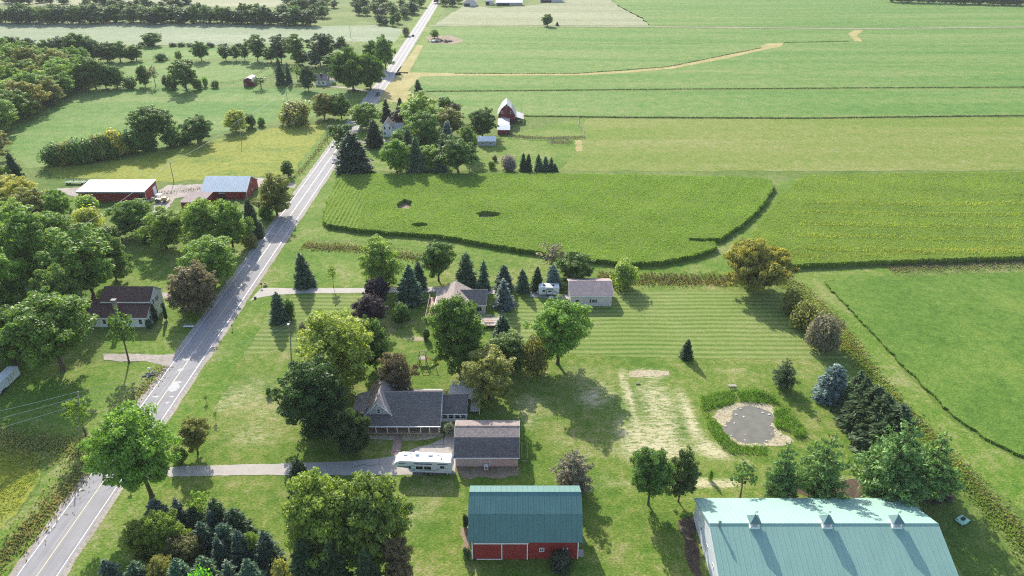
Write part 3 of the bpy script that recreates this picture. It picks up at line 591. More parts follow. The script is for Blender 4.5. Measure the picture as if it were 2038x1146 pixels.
GREEN = dict(g=(0.167, 0.280, 0.043), d=(0.102, 0.189, 0.038), l=(0.232, 0.343, 0.058), y=(0.362, 0.378, 0.065), o=(0.239, 0.252, 0.065), b=(0.195, 0.160, 0.100), p=(0.058, 0.038, 0.061), s=(0.109, 0.189, 0.109), bl=(0.189, 0.266, 0.239), k=(0.072, 0.126, 0.052), gr=(0.232, 0.217, 0.145), pi=(0.130, 0.235, 0.062), gy=(0.246, 0.224, 0.217), w=(0.138, 0.231, 0.043), f=(0.116, 0.189, 0.065))
NAMES = dict(clear='broadleaf_tree', oak='broadleaf_tree', maple='maple_tree', tall='tall_tree', willow='willow_tree', far='distant_tree', airy='young_tree', spruce='spruce_tree', column='columnar_cedar', pine='pine_tree', shrub='shrub')
CATS = dict(shrub='shrub')
TREE_COUNT = 0
def plant(kind, x, y, h, w, col, label, group=None, variant=None, lean=0):
    global TREE_COUNT
    ph, pw, var = PROTO[kind]; v = TREE_COUNT % len(var) if variant is None else variant; TREE_COUNT += 1
    tm, cm = var[v]; nm = NAMES[kind]
    e = empty(nm, (x, y, 0), random.uniform(0, 6.28)); e.scale = (w/pw, w/pw*random.uniform(.93, 1.07), h/ph)
    e.rotation_euler[0] = random.gauss(0, .022); e.rotation_euler[1] = random.gauss(0, .022)
    tag(e, label, CATS.get(kind, 'tree'), group)
    t = link(bpy.data.objects.new('stem' if kind == 'shrub' else 'trunk', tm), e)
    c = link(bpy.data.objects.new('crown', cm), e)
    base = GREEN[col] if isinstance(col, str) else col; k = random.uniform(.9, 1.2)
    k *= 1.0 if isinstance(col, str) else 1.4; c.color = (base[0]*k*random.uniform(.93, 1.07), base[1]*k, base[2]*k*random.uniform(.9, 1.1), 1); return e
def tpx(kind, bx, by, ty, wpx, col, label, group=None, variant=None, lean=0):
    """tree whose trunk meets the ground at photo pixel (bx,by), top at row ty, crown wpx wide"""
    x, y = U(bx, by); h = max(.8, ZAT(ty, y)); return plant(kind, x, y, h, wpx/SC(by), col, label, group, variant, lean)
T = [
 # --- across the road, left
 ('clear', 127, 738, 588, 165, 'w', 'huge dark maple below the white house by the gravel drive'),
 ('oak', 34, 728, 600, 118, 'w', 'broad tree at the left edge beside the white trailer'),
 ('tall', 187, 592, 449, 132, 'g', 'tall leafy tree right behind the white house'),
 ('tall', 92, 590, 407, 118, 'g', 'tallest pale-topped tree of the clump behind the white house'),
 ('oak', 30, 640, 492, 104, 'g', 'broad tree at the left edge level with the white house'),
 ('oak', 12, 560, 422, 80, 'g', 'leafy tree cut by the left edge above the white house'),
 ('oak', 140, 640, 520, 90, 'w', 'dark tree between the white house and the huge maple'),
 ('shrub', 178, 458, 408, 62, 'y', 'yellow round tree in front of the long red barn'),
 ('shrub', 177, 422, 388, 50, 'l', 'small round green tree against the long red barn wall'),
 ('oak', 75, 434, 370, 74, 'o', 'olive tree left of the long red barn'),
 ('oak', 128, 445, 376, 56, 'g', 'narrow green tree left of the yellow round tree'),
 ('oak', 272, 468, 398, 82, 'g', 'rounded tree in front of the long red barn corner'),
 ('oak', 331, 494, 415, 94, 'l', 'pale green bushy tree casting a round shadow on the lawn'),
 ('oak', 408, 492, 392, 84, 'l', 'full tree in front of the pale-roofed red barn'),
 ('oak', 465, 498, 395, 84, 'g', 'green tree beside the road below the pale-roofed red barn'),
 ('spruce', 507, 472, 392, 42, 'k', 'dark conifer at the corner of the pale-roofed red barn'),
 ('maple', 428, 566, 469, 108, 'g', 'bright tree standing between lawn and road, above the brown-leaved tree'),
 ('maple', 393, 622, 526, 92, 'b', 'round brown-leaved tree beside the road'),
 ('oak', 552, 428, 345, 76, 'o', 'olive tree beside the road near the pale-roofed barn'),
 ('oak', 575, 352, 320, 30, 'd', 'small dark tree above the olive roadside tree'),
 ('airy', 257, 721, 612, 54, 'd', 'thin bare-trunked tree by the gravel drive'),
 ('column', 331, 637, 602, 6, 'k', 'slender columnar cedar standing free of the white house'),
 ('column', 311, 641, 604, 9, 'k', 'thick columnar cedar against the white gable wall'),
 ('shrub', 298, 653, 636, 18, 'k', 'low round bush at the white house corner'),
 ('shrub', 222, 652, 638, 16, 'd', 'dark bush under the front windows of the white house'),
 ('airy', 172, 870, 786, 48, 'l', 'small loose-leaved tree beside the leaning utility pole'),
 ('oak', 20, 398, 352, 84, 'y', 'yellow-green tree at the left edge below the dark conifer'),
 ('oak', -6, 318, 252, 66, 'o', 'olive tree cut by the left edge above the dark conifer'),
 ('oak', -8, 368, 320, 60, 'l', 'pale tree at the left edge next to the dark conifer'),
 ('spruce', 32, 354, 303, 28, 'k', 'dark narrow conifer near the left edge'),
 ('oak', 60, 545, 440, 92, 'g', 'leafy tree filling the clump left of the tallest pale-topped one'),
 ('oak', 232, 560, 470, 70, 'd', 'dark low tree at the lawn edge behind the white house'),
 ('oak', 40, 470, 398, 80, 'l', 'light tree at the left edge below the olive barn tree'),
 ('oak', 118, 500, 420, 80, 'g', 'green tree right behind the tallest pale-topped one'),
 ('shrub', 95, 470, 428, 60, 'g', 'low bushy tree left of the yellow round tree'),
 ('shrub', 215, 490, 452, 60, 'd', 'dark undergrowth bush below the yellow round tree'),
 ('shrub', 60, 690, 640, 60, 'd', 'dark undergrowth bush left of the huge maple'),
 ('oak', 6, 690, 590, 80, 'w', 'tree cut by the left edge above the white trailer'),
 ('shrub', 300, 478, 440, 50, 'd', 'bush between the rounded tree and the pale bushy tree'),
 ('shrub', 500, 492, 462, 40, 'o', 'olive scrub beside the road below the dark conifer'),
 ('oak', 440, 480, 400, 70, 'l', 'light tree squeezed between the two before the pale-roofed barn'),
 ('shrub', 530, 436, 408, 34, 'd', 'dark scrub under the olive roadside tree'),
 ('oak', 48, 410, 352, 60, 'y', 'yellowish tree between left edge and olive barn tree'),
 # --- roadside, near
 ('clear', 303, 988, 812, 152, 'g', 'large roadside tree over the driveway mouth'),
 ('clear', 394, 902, 836, 62, 'o', 'small round tree on the lawn by the driveway'),
 ('shrub', 360, 922, 890, 40, 'g', 'low green shrub at the driveway edge'),
 ('spruce', 603, 980, 914, 56, 'k', 'dark cedar beside the driveway'),
 ('airy', 430, 836, 818, 9, 'g', 'tiny sapling on the dry front lawn nearer the porch'),
 ('airy', 411, 800, 786, 8, 'g', 'tiny sapling on the front lawn nearer the road'),
 ('shrub', 537, 786, 770, 16, 'd', 'staked seedling bush alone on the front lawn'),
 # --- upper house and its yard
 ('spruce', 608, 568, 502, 42, 's', 'solitary spruce above the white driveway'),
 ('airy', 664, 572, 528, 16, 'l', 'thin young tree on the upper front lawn'),
 ('spruce', 558, 640, 580, 40, 's', 'spruce below the white driveway near the road'),
 ('shrub', 577, 632, 594, 26, 'd', 'dark shrub tucked beside the roadside spruce'),
 ('shrub', 606, 668, 638, 22, 'gr', 'small greyish bush left of the yellow-green tree'),
 ('oak', 765, 572, 472, 86, 'l', 'airy light green tree over the white driveway'),
 ('clear', 873, 558, 481, 68, 'd', 'round dark tree with clear trunk above the tan-roofed house'),
 ('maple', 754, 610, 553, 52, 'p', 'purple-leaved tree, the upper of the two'),
 ('maple', 738, 650, 587, 62, 'p', 'purple-leaved tree, the lower of the two'),
 ('spruce', 815, 602, 528, 52, 's', 'blue-green spruce between driveway and tan-roofed house'),
 ('spruce', 834, 572, 520, 34, 's', 'narrow spruce behind the blue-green one'),
 ('shrub', 800, 640, 600, 46, 'd', 'dark dome-shaped yew left of the tan-roofed house'),
 ('maple', 748, 732, 625, 62, 'd', 'dark green tree behind the yellow-green tree'),
 ('oak', 655, 735, 655, 90, 'd', 'dark green tree left behind the yellow-green tree'),
 ('maple', 680, 778, 618, 150, (.185, .24, .045), 'big yellow-green tree, brightest of the yard'),
 ('maple', 628, 866, 715, 136, (.032, .07, .016), 'very dark glossy maple on the front lawn'),
 ('oak', 793, 790, 697, 76, 'b', 'grey-brown tree behind the farmhouse gable'),
 ('spruce', 928, 565, 502, 45, 's', 'leftmost spruce of the row behind the tan-roofed house'),
 ('spruce', 962, 574, 517, 34, 's', 'second spruce from the left in the row behind the tan-roofed house'),
 ('spruce', 1003, 574, 527, 40, 's', 'spruce with a broad base in the middle of the back row'),
 ('spruce', 1040, 579, 533, 30, 's', 'small spruce left of the travel trailer'),
 ('spruce', 1068, 577, 530, 28, 'k', 'dark green spruce just behind the travel trailer'),
 ('spruce', 1101, 574, 525, 37, 'bl', 'bluish spruce beside the tan garage'),
 ('spruce', 1003, 610, 555, 50, 'bl', 'silvery blue spruce on the lawn right of the tan-roofed house'),
 ('airy', 1098, 540, 482, 56, 'gr', 'sparse grey-brown tree behind the travel trailer'),
 ('oak', 1144, 562, 502, 78, 'd', 'dark spreading tree behind the tan garage'),
 ('shrub', 1241, 570, 513, 62, 'l', 'pale ragged tree right of the tan garage'),
 ('oak', 912, 738, 590, 116, (.09, .15, .03), 'big broad tree in front of the tan-roofed house'),
 ('clear', 1110, 724, 600, 116, 'g', 'leaning-crowned tree on the edge of the striped lawn'),
 ('oak', 1010, 728, 660, 92, 'd', 'dark bushy tree between the two big yard trees'),
 ('shrub', 1065, 742, 668, 56, 'o', 'pale thin tree beside the striped-lawn tree'),
 ('spruce', 1000, 674, 626, 42, 's', 'spruce beside the wooden deck'),
 ('oak', 974, 800, 700, 116, 'o', 'round olive tree behind the farmhouse sunroom'),
 ('shrub', 849, 676, 654, 18, 'k', 'small clipped ball tree near the play set'),
 ('willow', 702, 902, 818, 76, (.05, .085, .03), 'weeping tree at the left end of the farmhouse porch'),
 ('shrub', 893, 864, 840, 28, (.2, .22, .16), 'white-flowering hydrangea bush beside the garage'),
 # --- field-edge and pond
 ('willow', 1502, 576, 480, 118, (.165, .17, .04), 'yellow-topped willow thicket at the corner of the striped lawn'),
 ('shrub', 1570, 624, 572, 58, 'o', 'uppermost brush tree on the striped-lawn edge'),
 ('shrub', 1600, 655, 596, 60, 'o', 'middle brush tree on the striped-lawn edge'),
 ('shrub', 1636, 695, 626, 76, 'gr', 'lowest and widest brush tree on the striped-lawn edge'),
 ('spruce', 1365, 712, 674, 27, 'k', 'small dark pine alone on the striped lawn'),
 ('pine', 1557, 770, 714, 50, 'k', 'lone pine with long shadow above the pond'),
 ('spruce', 1650, 790, 722, 72, (.12, .18, .16), 'silver-blue spruce at the top of the evergreen row'),
 ('spruce', 1692, 818, 738, 74, 'k', 'dark spruce next below the silver-blue one'),
 ('spruce', 1720, 855, 766, 92, 'k', 'third spruce down the evergreen row'),
 ('spruce', 1765, 902, 804, 118, 'k', 'broad dark spruce low in the evergreen row'),
 ('spruce', 1706, 838, 752, 72, 'k', 'spruce squeezed second in the dark part of the evergreen row'),
 ('spruce', 1740, 880, 786, 88, 'k', 'spruce squeezed above the broad dark one in the evergreen row'),
 ('pine', 1755, 990, 838, 150, 'pi', 'largest white pine beside the big green-roofed barn'),
 ('pine', 1838, 982, 860, 110, 'pi', 'right white pine beside the field-edge brush'),
 ('pine', 1622, 990, 862, 104, 'pi', 'full white pine behind the middle of the big green roof'),
 ('pine', 1548, 996, 886, 68, 'pi', 'narrow pine behind the big green roof, left of the full pine'),
 ('airy', 1473, 990, 920, 50, 'pi', 'small thin tree behind the left part of the big green roof'),
 ('shrub', 1413, 955, 932, 12, 'g', 'tiny sapling on the lawn below the pond'),
 ('clear', 1290, 1004, 892, 82, (.07, .14, .028), 'leaning bright tree left of the big green-roofed barn'),
 ('tall', 1350, 998, 892, 66, (.08, .13, .04), 'lighter leaning tree at the corner of the big green-roofed barn'),
 ('pine', 1140, 972, 896, 84, 'gr', 'greyish pine behind the red barn'),
 ('maple', 655, 1128, 950, 148, (.14, .2, .035), 'pale-tipped maple at the bottom edge, left of a pair'),
 ('maple', 752, 1136, 952, 136, (.145, .2, .04), 'pale-tipped maple at the bottom edge, right of a pair'),
 ('shrub', 930, 1110, 1088, 22, 'k', 'square clipped yew at the left corner of the red barn'),
 ('shrub', 928, 1050, 1022, 14, 'k', 'clipped yew half behind the red barn'),
 ('shrub', 1117, 1132, 1100, 62, (.055, .065, .035), 'wide dark-leaved shrub in front of the red barn windows'),
 # --- the evergreen plantation at the bottom
 ('spruce', 325, 1062, 994, 64, (.075, .115, .09), 'blue spruce at the upper left of the plantation'),
 ('spruce', 368, 1064, 990, 56, (.075, .115, .09), 'pale blue spruce second along the plantation top'),
 ('spruce', 395, 1060, 1007, 45, 's', 'small green spruce in the plantation top row'),
 ('airy', 408, 1050, 982, 40, 'l', 'yellowish young tree behind the plantation spruces'),
 ('spruce', 437, 1068, 994, 64, 'k', 'tall dark spruce in the plantation top row'),
 ('spruce', 475, 1072, 1014, 70, 'k', 'dark spruce at the upper right of the plantation'),
 ('spruce', 430, 1080, 1018, 45, (.075, .115, .09), 'blue-tipped spruce in front of the tall dark one'),
 ('maple', 345, 1112, 1018, 82, (.16, .22, .035), 'bright yellow-green young tree among the blue spruces'),
 ('maple', 302, 1118, 1034, 66, (.15, .2, .035), 'yellow-green sapling at the left side of the plantation'),
 ('spruce', 420, 1100, 1034, 59, 's', 'grey-green spruce in the middle of the plantation'),
 ('spruce', 460, 1110, 1040, 62, 's', 'green spruce right of the plantation middle'),
 ('maple', 375, 1132, 1068, 74, (.12, .12, .04), 'bronze-leaved tree in the plantation middle'),
 ('spruce', 490, 1135, 1058, 59, (.075, .115, .09), 'pale blue spruce at the right side of the plantation'),
 ('spruce', 452, 1140, 1068, 48, (.075, .115, .09), 'small blue spruce right of the bronze tree'),
 ('spruce', 540, 1130, 1054, 62, (.075, .115, .09), 'blue spruce beside the pale-tipped maple'),
 ('maple', 510, 1120, 1060, 40, 'l', 'small yellow-green tree at the plantation right edge'),
 ('spruce', 240, 1190, 1114, 81, (.075, .115, .09), 'blue spruce at the near left corner of the plantation'),
 ('spruce', 290, 1200, 1120, 75, 's', 'dark blue spruce at the bottom edge, second from the left'),
 ('maple', 335, 1190, 1112, 60, 'o', 'olive-brown tree at the bottom edge of the plantation'),
 ('spruce', 378, 1200, 1112, 78, 's', 'spruce at the bottom edge right of the olive-brown tree'),
 ('spruce', 425, 1195, 1108, 75, 's', 'grey-green spruce at the bottom edge, plantation middle'),
 ('spruce', 470, 1200, 1116, 72, 's', 'spruce at the bottom edge right of the plantation middle'),
 ('spruce', 508, 1195, 1114, 72, 's', 'spruce at the bottom edge near the yellow bush'),
 ('shrub', 565, 1190, 1118, 62, 'o', 'olive bush at the bottom edge'),
 ('spruce', 620, 1180, 1074, 81, 'k', 'dark spruce under the left pale-tipped maple'),
 ('spruce', 672, 1190, 1082, 81, 'k', 'dark spruce between the two pale-tipped maples'),
 ('spruce', 735, 1200, 1094, 89, 'k', 'dark spruce under the right pale-tipped maple'),
 ('oak', 800, 1170, 1060, 60, 'b', 'brown-leaved tree at the bottom right of the plantation'),
 ('shrub', 420, 1230, 1134, 60, (.1, .26, .03), 'vivid green bush at the bottom edge'),
 # --- distant farmstead by the road
 ('spruce', 705, 342, 260, 80, (.05, .09, .06), 'large blue-green spruce beside the road at the distant farmstead'),
 ('oak', 686, 300, 246, 56, 'd', 'dark tree leaning over the road at the distant farmstead'),
 ('oak', 790, 343, 276, 60, 'g', 'leafy tree nearest the corn at the distant farmstead, left'),
 ('spruce', 829, 343, 272, 38, 's', 'tall narrow spruce nearest the corn'),
 ('spruce', 814, 318, 254, 30, 's', 'pale spruce behind the tall narrow one'),
 ('oak', 912, 343, 270, 82, 'd', 'large round tree nearest the corn at the distant farmstead, right'),
 ('spruce', 877, 340, 293, 30, 's', 'bluish spruce at the foot of the large round tree'),
 ('oak', 858, 336, 288, 50, 'l', 'light green tree between spruces at the distant farmstead'),
 ('oak', 932, 312, 250, 42, 'd', 'dark tree left of the grey poultry shed'),
 ('spruce', 890, 296, 238, 34, 'bl', 'pale conical spruce in the middle of the distant farmstead'),
 ('oak', 840, 306, 220, 80, 'd', 'dark broad tree right of the far white farmhouse'),
 ('oak', 838, 258, 184, 96, 'l', 'bright green crown topping the distant farmstead'),
 ('oak', 893, 270, 212, 66, 'o', 'yellowish tree in the middle of the distant farmstead'),
 ('oak', 886, 232, 192, 34, 'd', 'small dark tree at the back of the distant farmstead'),
 ('oak', 906, 238, 204, 28, 'gr', 'brownish tree at the back of the distant farmstead'),
 ('oak', 960, 272, 212, 60, 'd', 'full tree left of the red gambrel barn'),
 ('spruce', 834, 190, 157, 20, 'k', 'lone dark spruce at the end of the field line'),
 ('spruce', 770, 240, 196, 32, 'k', 'dark spruce behind the far white farmhouse'),
 ('spruce', 798, 232, 194, 22, 'k', 'narrow dark spruce right of the one behind the white farmhouse'),
 ('maple', 797, 250, 217, 38, 'p', 'purple tree behind the far white farmhouse'),
 ('oak', 730, 256, 204, 64, 'g', 'tree at the road left of the far white farmhouse'),
 ('spruce', 746, 290, 236, 42, 'k', 'dark spruce hiding the left side of the far white farmhouse'),
 ('shrub', 792, 287, 258, 36, 'g', 'round bush in front of the far white farmhouse'),
 ('spruce', 1041, 340, 304, 16, 'k', 'leftmost small spruce of the row beyond the corn'),
 ('spruce', 1051, 340, 305, 16, 'k', 'second small spruce of the row beyond the corn'),
 ('spruce', 1072, 340, 306, 19, 's', 'third small spruce of the row beyond the corn'),
 ('spruce', 1086, 340, 310, 17, 's', 'fourth small spruce of the row beyond the corn'),
 ('spruce', 1096, 340, 312, 18, 's', 'fifth small spruce of the row beyond the corn'),
 ('spruce', 1104, 341, 325, 15, 's', 'smallest spruce at the right end of the row beyond the corn'),
 ('shrub', 1013, 339, 308, 36, 'gy', 'grey twiggy shrub beyond the corn'),
 ('shrub', 985, 320, 308, 14, 'b', 'reddish little shrub below the poultry shed'),
 ('shrub', 978, 334, 318, 20, 'g', 'low green shrub left of the grey twiggy one'),
 # --- across the road, far
 ('clear', 308, 290, 209, 84, 'd', 'big spreading tree rising from the hedge'),
 ('oak', 395, 283, 228, 64, 'd', 'rounded tree at the right end of the hedge'),
 ('shrub', 115, 328, 280, 62, 'd', 'dark hedge bush at the left end'),
 ('shrub', 160, 325, 274, 58, 'd', 'second hedge bush from the left end'),
 ('shrub', 197, 318, 268, 58, 'o', 'third hedge bush from the left end'),
 ('shrub', 232, 311, 251, 62, 'y', 'yellow-topped bush in the hedge beside the big spreading tree'),
 ('shrub', 268, 304, 257, 58, 'd', 'hedge bush left of the big spreading tree'),
 ('shrub', 345, 290, 248, 54, 'd', 'hedge bush right of the big spreading tree'),
 ('shrub', 138, 327, 277, 56, 'o', 'olive bush filling the hedge left part'),
 ('shrub', 180, 322, 275, 54, 'd', 'dark bush filling the hedge left of its middle'),
 ('shrub', 215, 315, 267, 56, 'd', 'dark bush filling the hedge middle'),
 ('shrub', 250, 307, 270, 54, 'o', 'olive bush filling the hedge right of its middle'),
 ('shrub', 292, 298, 256, 50, 'd', 'bush under the left side of the big spreading tree'),
 ('shrub', 368, 285, 262, 40, 'd', 'bush between the hedge and its rounded end tree'),
 ('oak', 470, 262, 219, 48, 'y', 'yellowish round tree by the wires'),
 ('shrub', 500, 254, 225, 24, 'd', 'dark bush right of the yellowish round tree'),
 ('shrub', 520, 250, 232, 22, 'g', 'small bush at the end of the field hedge'),
 ('shrub', 594, 246, 196, 76, 'o', 'wide rounded bush left of the road'),
 ('oak', 646, 236, 183, 48, 'o', 'left tree of the roadside pair opposite the far farmstead'),
 ('oak', 680, 236, 183, 48, 'd', 'right tree of the roadside pair opposite the far farmstead'),
 ('airy', 520, 176, 150, 30, 'd', 'small spreading tree right of the little red shed'),
 ('spruce', 560, 168, 113, 22, 's', 'tall pale spruce on the cottage lawn'),
 ('spruce', 576, 166, 122, 14, 's', 'thin spruce next to the tall pale one'),
 ('airy', 592, 162, 126, 20, 'l', 'light green young tree on the cottage lawn'),
 ('oak', 614, 180, 130, 34, 'k', 'dark tree left of the white cottage'),
 ('willow', 704, 180, 94, 78, 'd', 'great willow overhanging the white cottage'),
 ('willow', 738, 176, 106, 56, 'd', 'darker half of the great willow by the road'),
 ('oak', 768, 140, 68, 48, 'd', 'dark tree by the road beyond the willow'),
 ('oak', 742, 130, 78, 40, 'd', 'dark tree between the willow and the far road'),
 ('oak', 372, 180, 118, 62, 'd', 'large dark tree on the paddock edge'),
 ('oak', 290, 172, 128, 28, 'd', 'slim dark tree on the paddock edge'),
 ('airy', 310, 172, 128, 20, 'gr', 'pale bare-looking tree on the paddock edge'),
 ('oak', 234, 174, 128, 44, 'd', 'dark tree where the wood meets the paddock'),
 ('oak', 192, 178, 110, 52, 'd', 'tall-trunked tree at the corner of the wood'),
 ('shrub', 332, 173, 148, 18, 'b', 'brownish bush on the paddock edge'),
 ('shrub', 430, 174, 158, 20, 'd', 'little dark tree left of the little red shed'),
 ('shrub', 410, 172, 152, 14, 'g', 'little green bush on the paddock fence'),
 ('shrub', 345, 176, 146, 30, 'd', 'low dark bush left of the large paddock tree'),
 ('shrub', 262, 175, 150, 34, 'd', 'low dark bush between the first two paddock trees'),
 ('shrub', 395, 178, 156, 22, 'd', 'low bush right of the large paddock tree'),
 ('oak', 212, 176, 122, 44, 'd', 'dark tree beside the tall-trunked tree at the wood corner'),
 ('oak', 272, 120, 88, 34, 'd', 'dark tree at the right end of the grove'),
 ('oak', 305, 91, 64, 40, 'd', 'lone round tree on the pale field edge'),
 ('oak', 357, 120, 100, 17, 'l', 'little bright tree in the narrow field'),
 ('shrub', 322, 120, 103, 30, 'd', 'dark shrub group in the narrow field'),
 ('oak', 402, 121, 79, 40, 'd', 'dark tree at the start of the cottage windbreak'),
 ('oak', 1089, 52, 27, 24, 'd', 'lone dark tree by the farm track'),
 ('spruce', 1109, 51, 43, 7, 'k', 'tiny dark tree beside the lone track tree'),
 ('oak', 865, 76, 58, 20, 'g', 'tree behind the rubble pile'),
 ('oak', 680, 94, 71, 20, 'd', 'small dark tree in front of the pale field'),
 ('shrub', 808, 71, 51, 18, 'gr', 'roadside bush beyond the pale field'),
]
LT = set()
for t in T:
    assert t[6] not in LT, t[6]; LT.add(t[6]); tpx(*t)
ORD = 'first second third fourth fifth sixth seventh eighth ninth tenth eleventh twelfth'.split()
def row(kind, pts, col, label, group, hj=.12):
    od = {p: i for i, p in enumerate(sorted(pts))}
    for p in pts:
        bx, by, ty, wp = p; tpx(kind, bx, by, ty+random.uniform(-2, 2), wp*random.uniform(.92, 1.1), random.choice(col), ORD[od[p]]+' '+label, group)
# windbreak behind the cottage
row('tall', [(450, 120, 88, 25), (470, 120, 90, 22), (488, 120, 88, 22), (513, 121, 69, 38), (540, 123, 92, 30), (560, 125, 66, 42), (590, 125, 66, 40), (602, 130, 98, 32), (638, 128, 64, 42), (655, 126, 66, 36), (628, 134, 100, 30), (660, 138, 104, 30)], 'ddkf', 'tree from the left in the dark windbreak behind the white cottage', 'windbreak behind the cottage')
row('oak', [(80, 118, 84, 42), (104, 120, 74, 46), (132, 121, 70, 50), (160, 122, 64, 54), (188, 123, 74, 48), (214, 123, 84, 42), (240, 123, 78, 46), (262, 122, 94, 30), (60, 108, 76, 36), (20, 100, 70, 40)], 'ddkf', 'tree from the left in the grove between wood and pale field', 'grove below the pale field')
def wood(poly, spacing, hr, wr, cols, label, group, kind='far', maxn=80):
    P = [U(*p) for p in poly]; got = []
    for p in randpts(P, 1500):
        if all((p[0]-q[0])**2+(p[1]-q[1])**2 > spacing**2 for q in got): got.append(p)
        if len(got) >= maxn: break
    for p in got: plant(kind, p[0], p[1], random.uniform(*hr), random.uniform(*wr), random.choice(cols), label, group)
wood([(-120, 285), (0, 268), (25, 252), (75, 226), (125, 198), (170, 176), (205, 166), (150, 140), (80, 128), (0, 126), (-140, 140)], 10.5, (14, 20), (14, 20), 'gglgo', 'leafy tree of the dense wood at the left edge', 'the wood at the left edge', kind='oak', maxn=90)
GT = 'tree in the long far tree line above the pale field'
for i in range(74):
    x = -130+i*10.2+random.uniform(-4, 4)
    if 700 < x < 716: continue
    by = 45+random.uniform(-3, 3)+max(0, (x-400))*.018; hh = random.uniform(.75, 1.15)
    tpx('far', x, by, by-36*hh, random.uniform(28, 42), random.choice('ddkf'), GT, 'far tree line above the pale field')
for i in range(46):
    x = 560+random.uniform(0, 268); by = random.uniform(4, 38); 
    if x > 850-by*.8: continue
    tpx('far', x, by, by-random.uniform(15, 26), random.uniform(18, 28), random.choice('dkff'), 'tree of the far copse beside the road at the top', 'far copse by the road')
for i in range(44):
    x = -60+random.uniform(0, 440); by = random.choice((7, 8, 14, 12)) if x > 140 else random.choice((6, 7))
    tpx('far', x, by+random.uniform(-2, 2), by-random.uniform(12, 20), random.uniform(16, 24), random.choice('dkff'), 'tree in the farthest tree row at the top left', 'farthest tree row')
row('far', [(768, 50, 34, 15), (782, 51, 30, 17), (755, 48, 26, 18), (806, 36, 12, 20), (822, 28, 4, 22), (792, 46, 24, 20), (838, 14, -8, 20), (800, 20, -4, 22), (762, 46, 30, 18)], 'dkf', 'tree from the left close beside the far road', 'trees by the far road')
row('far', [(886, 11, -8, 22), (902, 12, -6, 22), (870, 6, -12, 18), (912, 6, -12, 20)], 'dk', 'tree from the left beside the tan gabled house at the top', 'trees by the top farm')
for i in range(34):
    x = 1780+i*11+random.uniform(-4, 4); by = 4+(x-1780)*.027 if x < 2040 else 11
    tpx('far', x, by, by-random.uniform(16, 24), random.uniform(18, 28), random.choice('kkd'), 'dark tree of the woodland edge at the top right', 'woodland edge at the top right')
for i in range(30):
    x = 1800+i*14+random.uniform(-5, 5)
    tpx('far', x, -4+random.uniform(-3, 3), -26, random.uniform(20, 28), random.choice('kkd'), 'dark tree of the woodland edge at the top right', 'woodland edge at the top right')
row('shrub', [(283, 91, 83, 18), (300, 92, 84, 16), (345, 92, 84, 20), (362, 92, 84, 18), (378, 92, 83, 16), (420, 93, 85, 22), (445, 93, 85, 22), (475, 93, 85, 20), (672, 94, 84, 22), (690, 94, 85, 16)], 'kd', 'low bush from the left in the hedge along the pale field', 'hedge along the pale field')

# ---- brush, weeds, reeds and crop margins: uncountable growth
def weeds(name, pts, h0, h1, wid, col, label, lean=.5): return blades(name, pts, 0, h0, h1, wid, lean, col, M['crop'], label, None)
mix = lambda line, width, n: strip_pts(line, width, n)
L1 = [(602, 488), (640, 492), (700, 494), (760, 500), (830, 512), (880, 522)]
weeds('weeds', mix(L1, 6, 1920), 0.42, 1.09, .16, (.19, .17, .09), 'brown weed strip between front lawn and corn lane')
weeds('weeds', mix([(602, 490), (700, 497), (860, 520)], 5, 960), 0.28, 0.75, .15, (.2, .21, .09), 'pale grass tufts in the brown weed strip')
L2 = [(1190, 552), (1260, 555), (1340, 556), (1450, 556), (1480, 560)]
weeds('weeds', mix(L2, 6.5, 2520), 0.42, 1.29, .17, (.17, .15, .08), 'brown brush strip above the striped lawn')
weeds('weeds', mix([(1200, 562), (1300, 563), (1450, 564)], 4, 1440), 0.28, 0.82, .15, (.26, .22, .1), 'tan weed fringe above the striped lawn')
weeds('weeds', mix(L2, 6, 900), 0.42, 1.09, .17, (.14, .2, .04), 'green weeds in the brush above the striped lawn')
L3 = [(1545, 558), (1575, 570), (1620, 608), (1665, 660), (1720, 735), (1790, 820), (1870, 905), (1960, 1000), (2060, 1110), (2150, 1220)]
weeds('brush', mix(L3, 6.5, 5400), 0.24, 0.83, .17, (.19, .25, .06), 'olive brush strip along the grass lane')
weeds('brush', mix([(x+12, y-6) for x, y in L3], 4, 2700), 0.24, 0.65, .16, (.25, .22, .11), 'brown seed heads on the lane side of the brush strip')
weeds('brush', mix(L3[3:], 5, 3900), 0.24, 0.60, .16, (.25, .34, .06), 'bright green weeds inside the brush strip')
weeds('brush', mix([(1660, 668), (1690, 690), (1700, 705)], 6, 420), 0.20, 0.51, .15, (.33, .14, .07), 'rusty orange weeds in the brush strip')
L4 = [(1765, 533), (1820, 532), (1900, 528), (1980, 526), (2060, 522), (2200, 518)]
weeds('brush', mix(L4, 8, 3120), 0.29, 0.79, .17, (.22, .19, .13), 'grey-brown brush between corn and soybeans')
weeds('brush', mix(L4, 8, 1080), 0.29, 0.74, .17, (.12, .17, .045), 'green weeds in the brush between corn and soybeans')
L5 = [(195, 905), (130, 975), (80, 1030), (30, 1085), (-40, 1150)]
weeds('weeds', mix(L5, 6, 2760), 0.28, 0.82, .15, (.24, .22, .1), 'brown ditch weeds beside the near road')
weeds('weeds', mix([(-30, 865), (60, 880), (120, 890), (170, 900)], 9, 2520), 0.28, 0.88, .15, (.27, .27, .11), 'tan weeds below the shaded lawn in the near left')
weeds('weeds', mix([(330, 728), (270, 790), (215, 850), (180, 905)], 4, 1440), 0.21, 0.61, .13, (.2, .19, .085), 'ditch grass left of the road below the gravel drive')
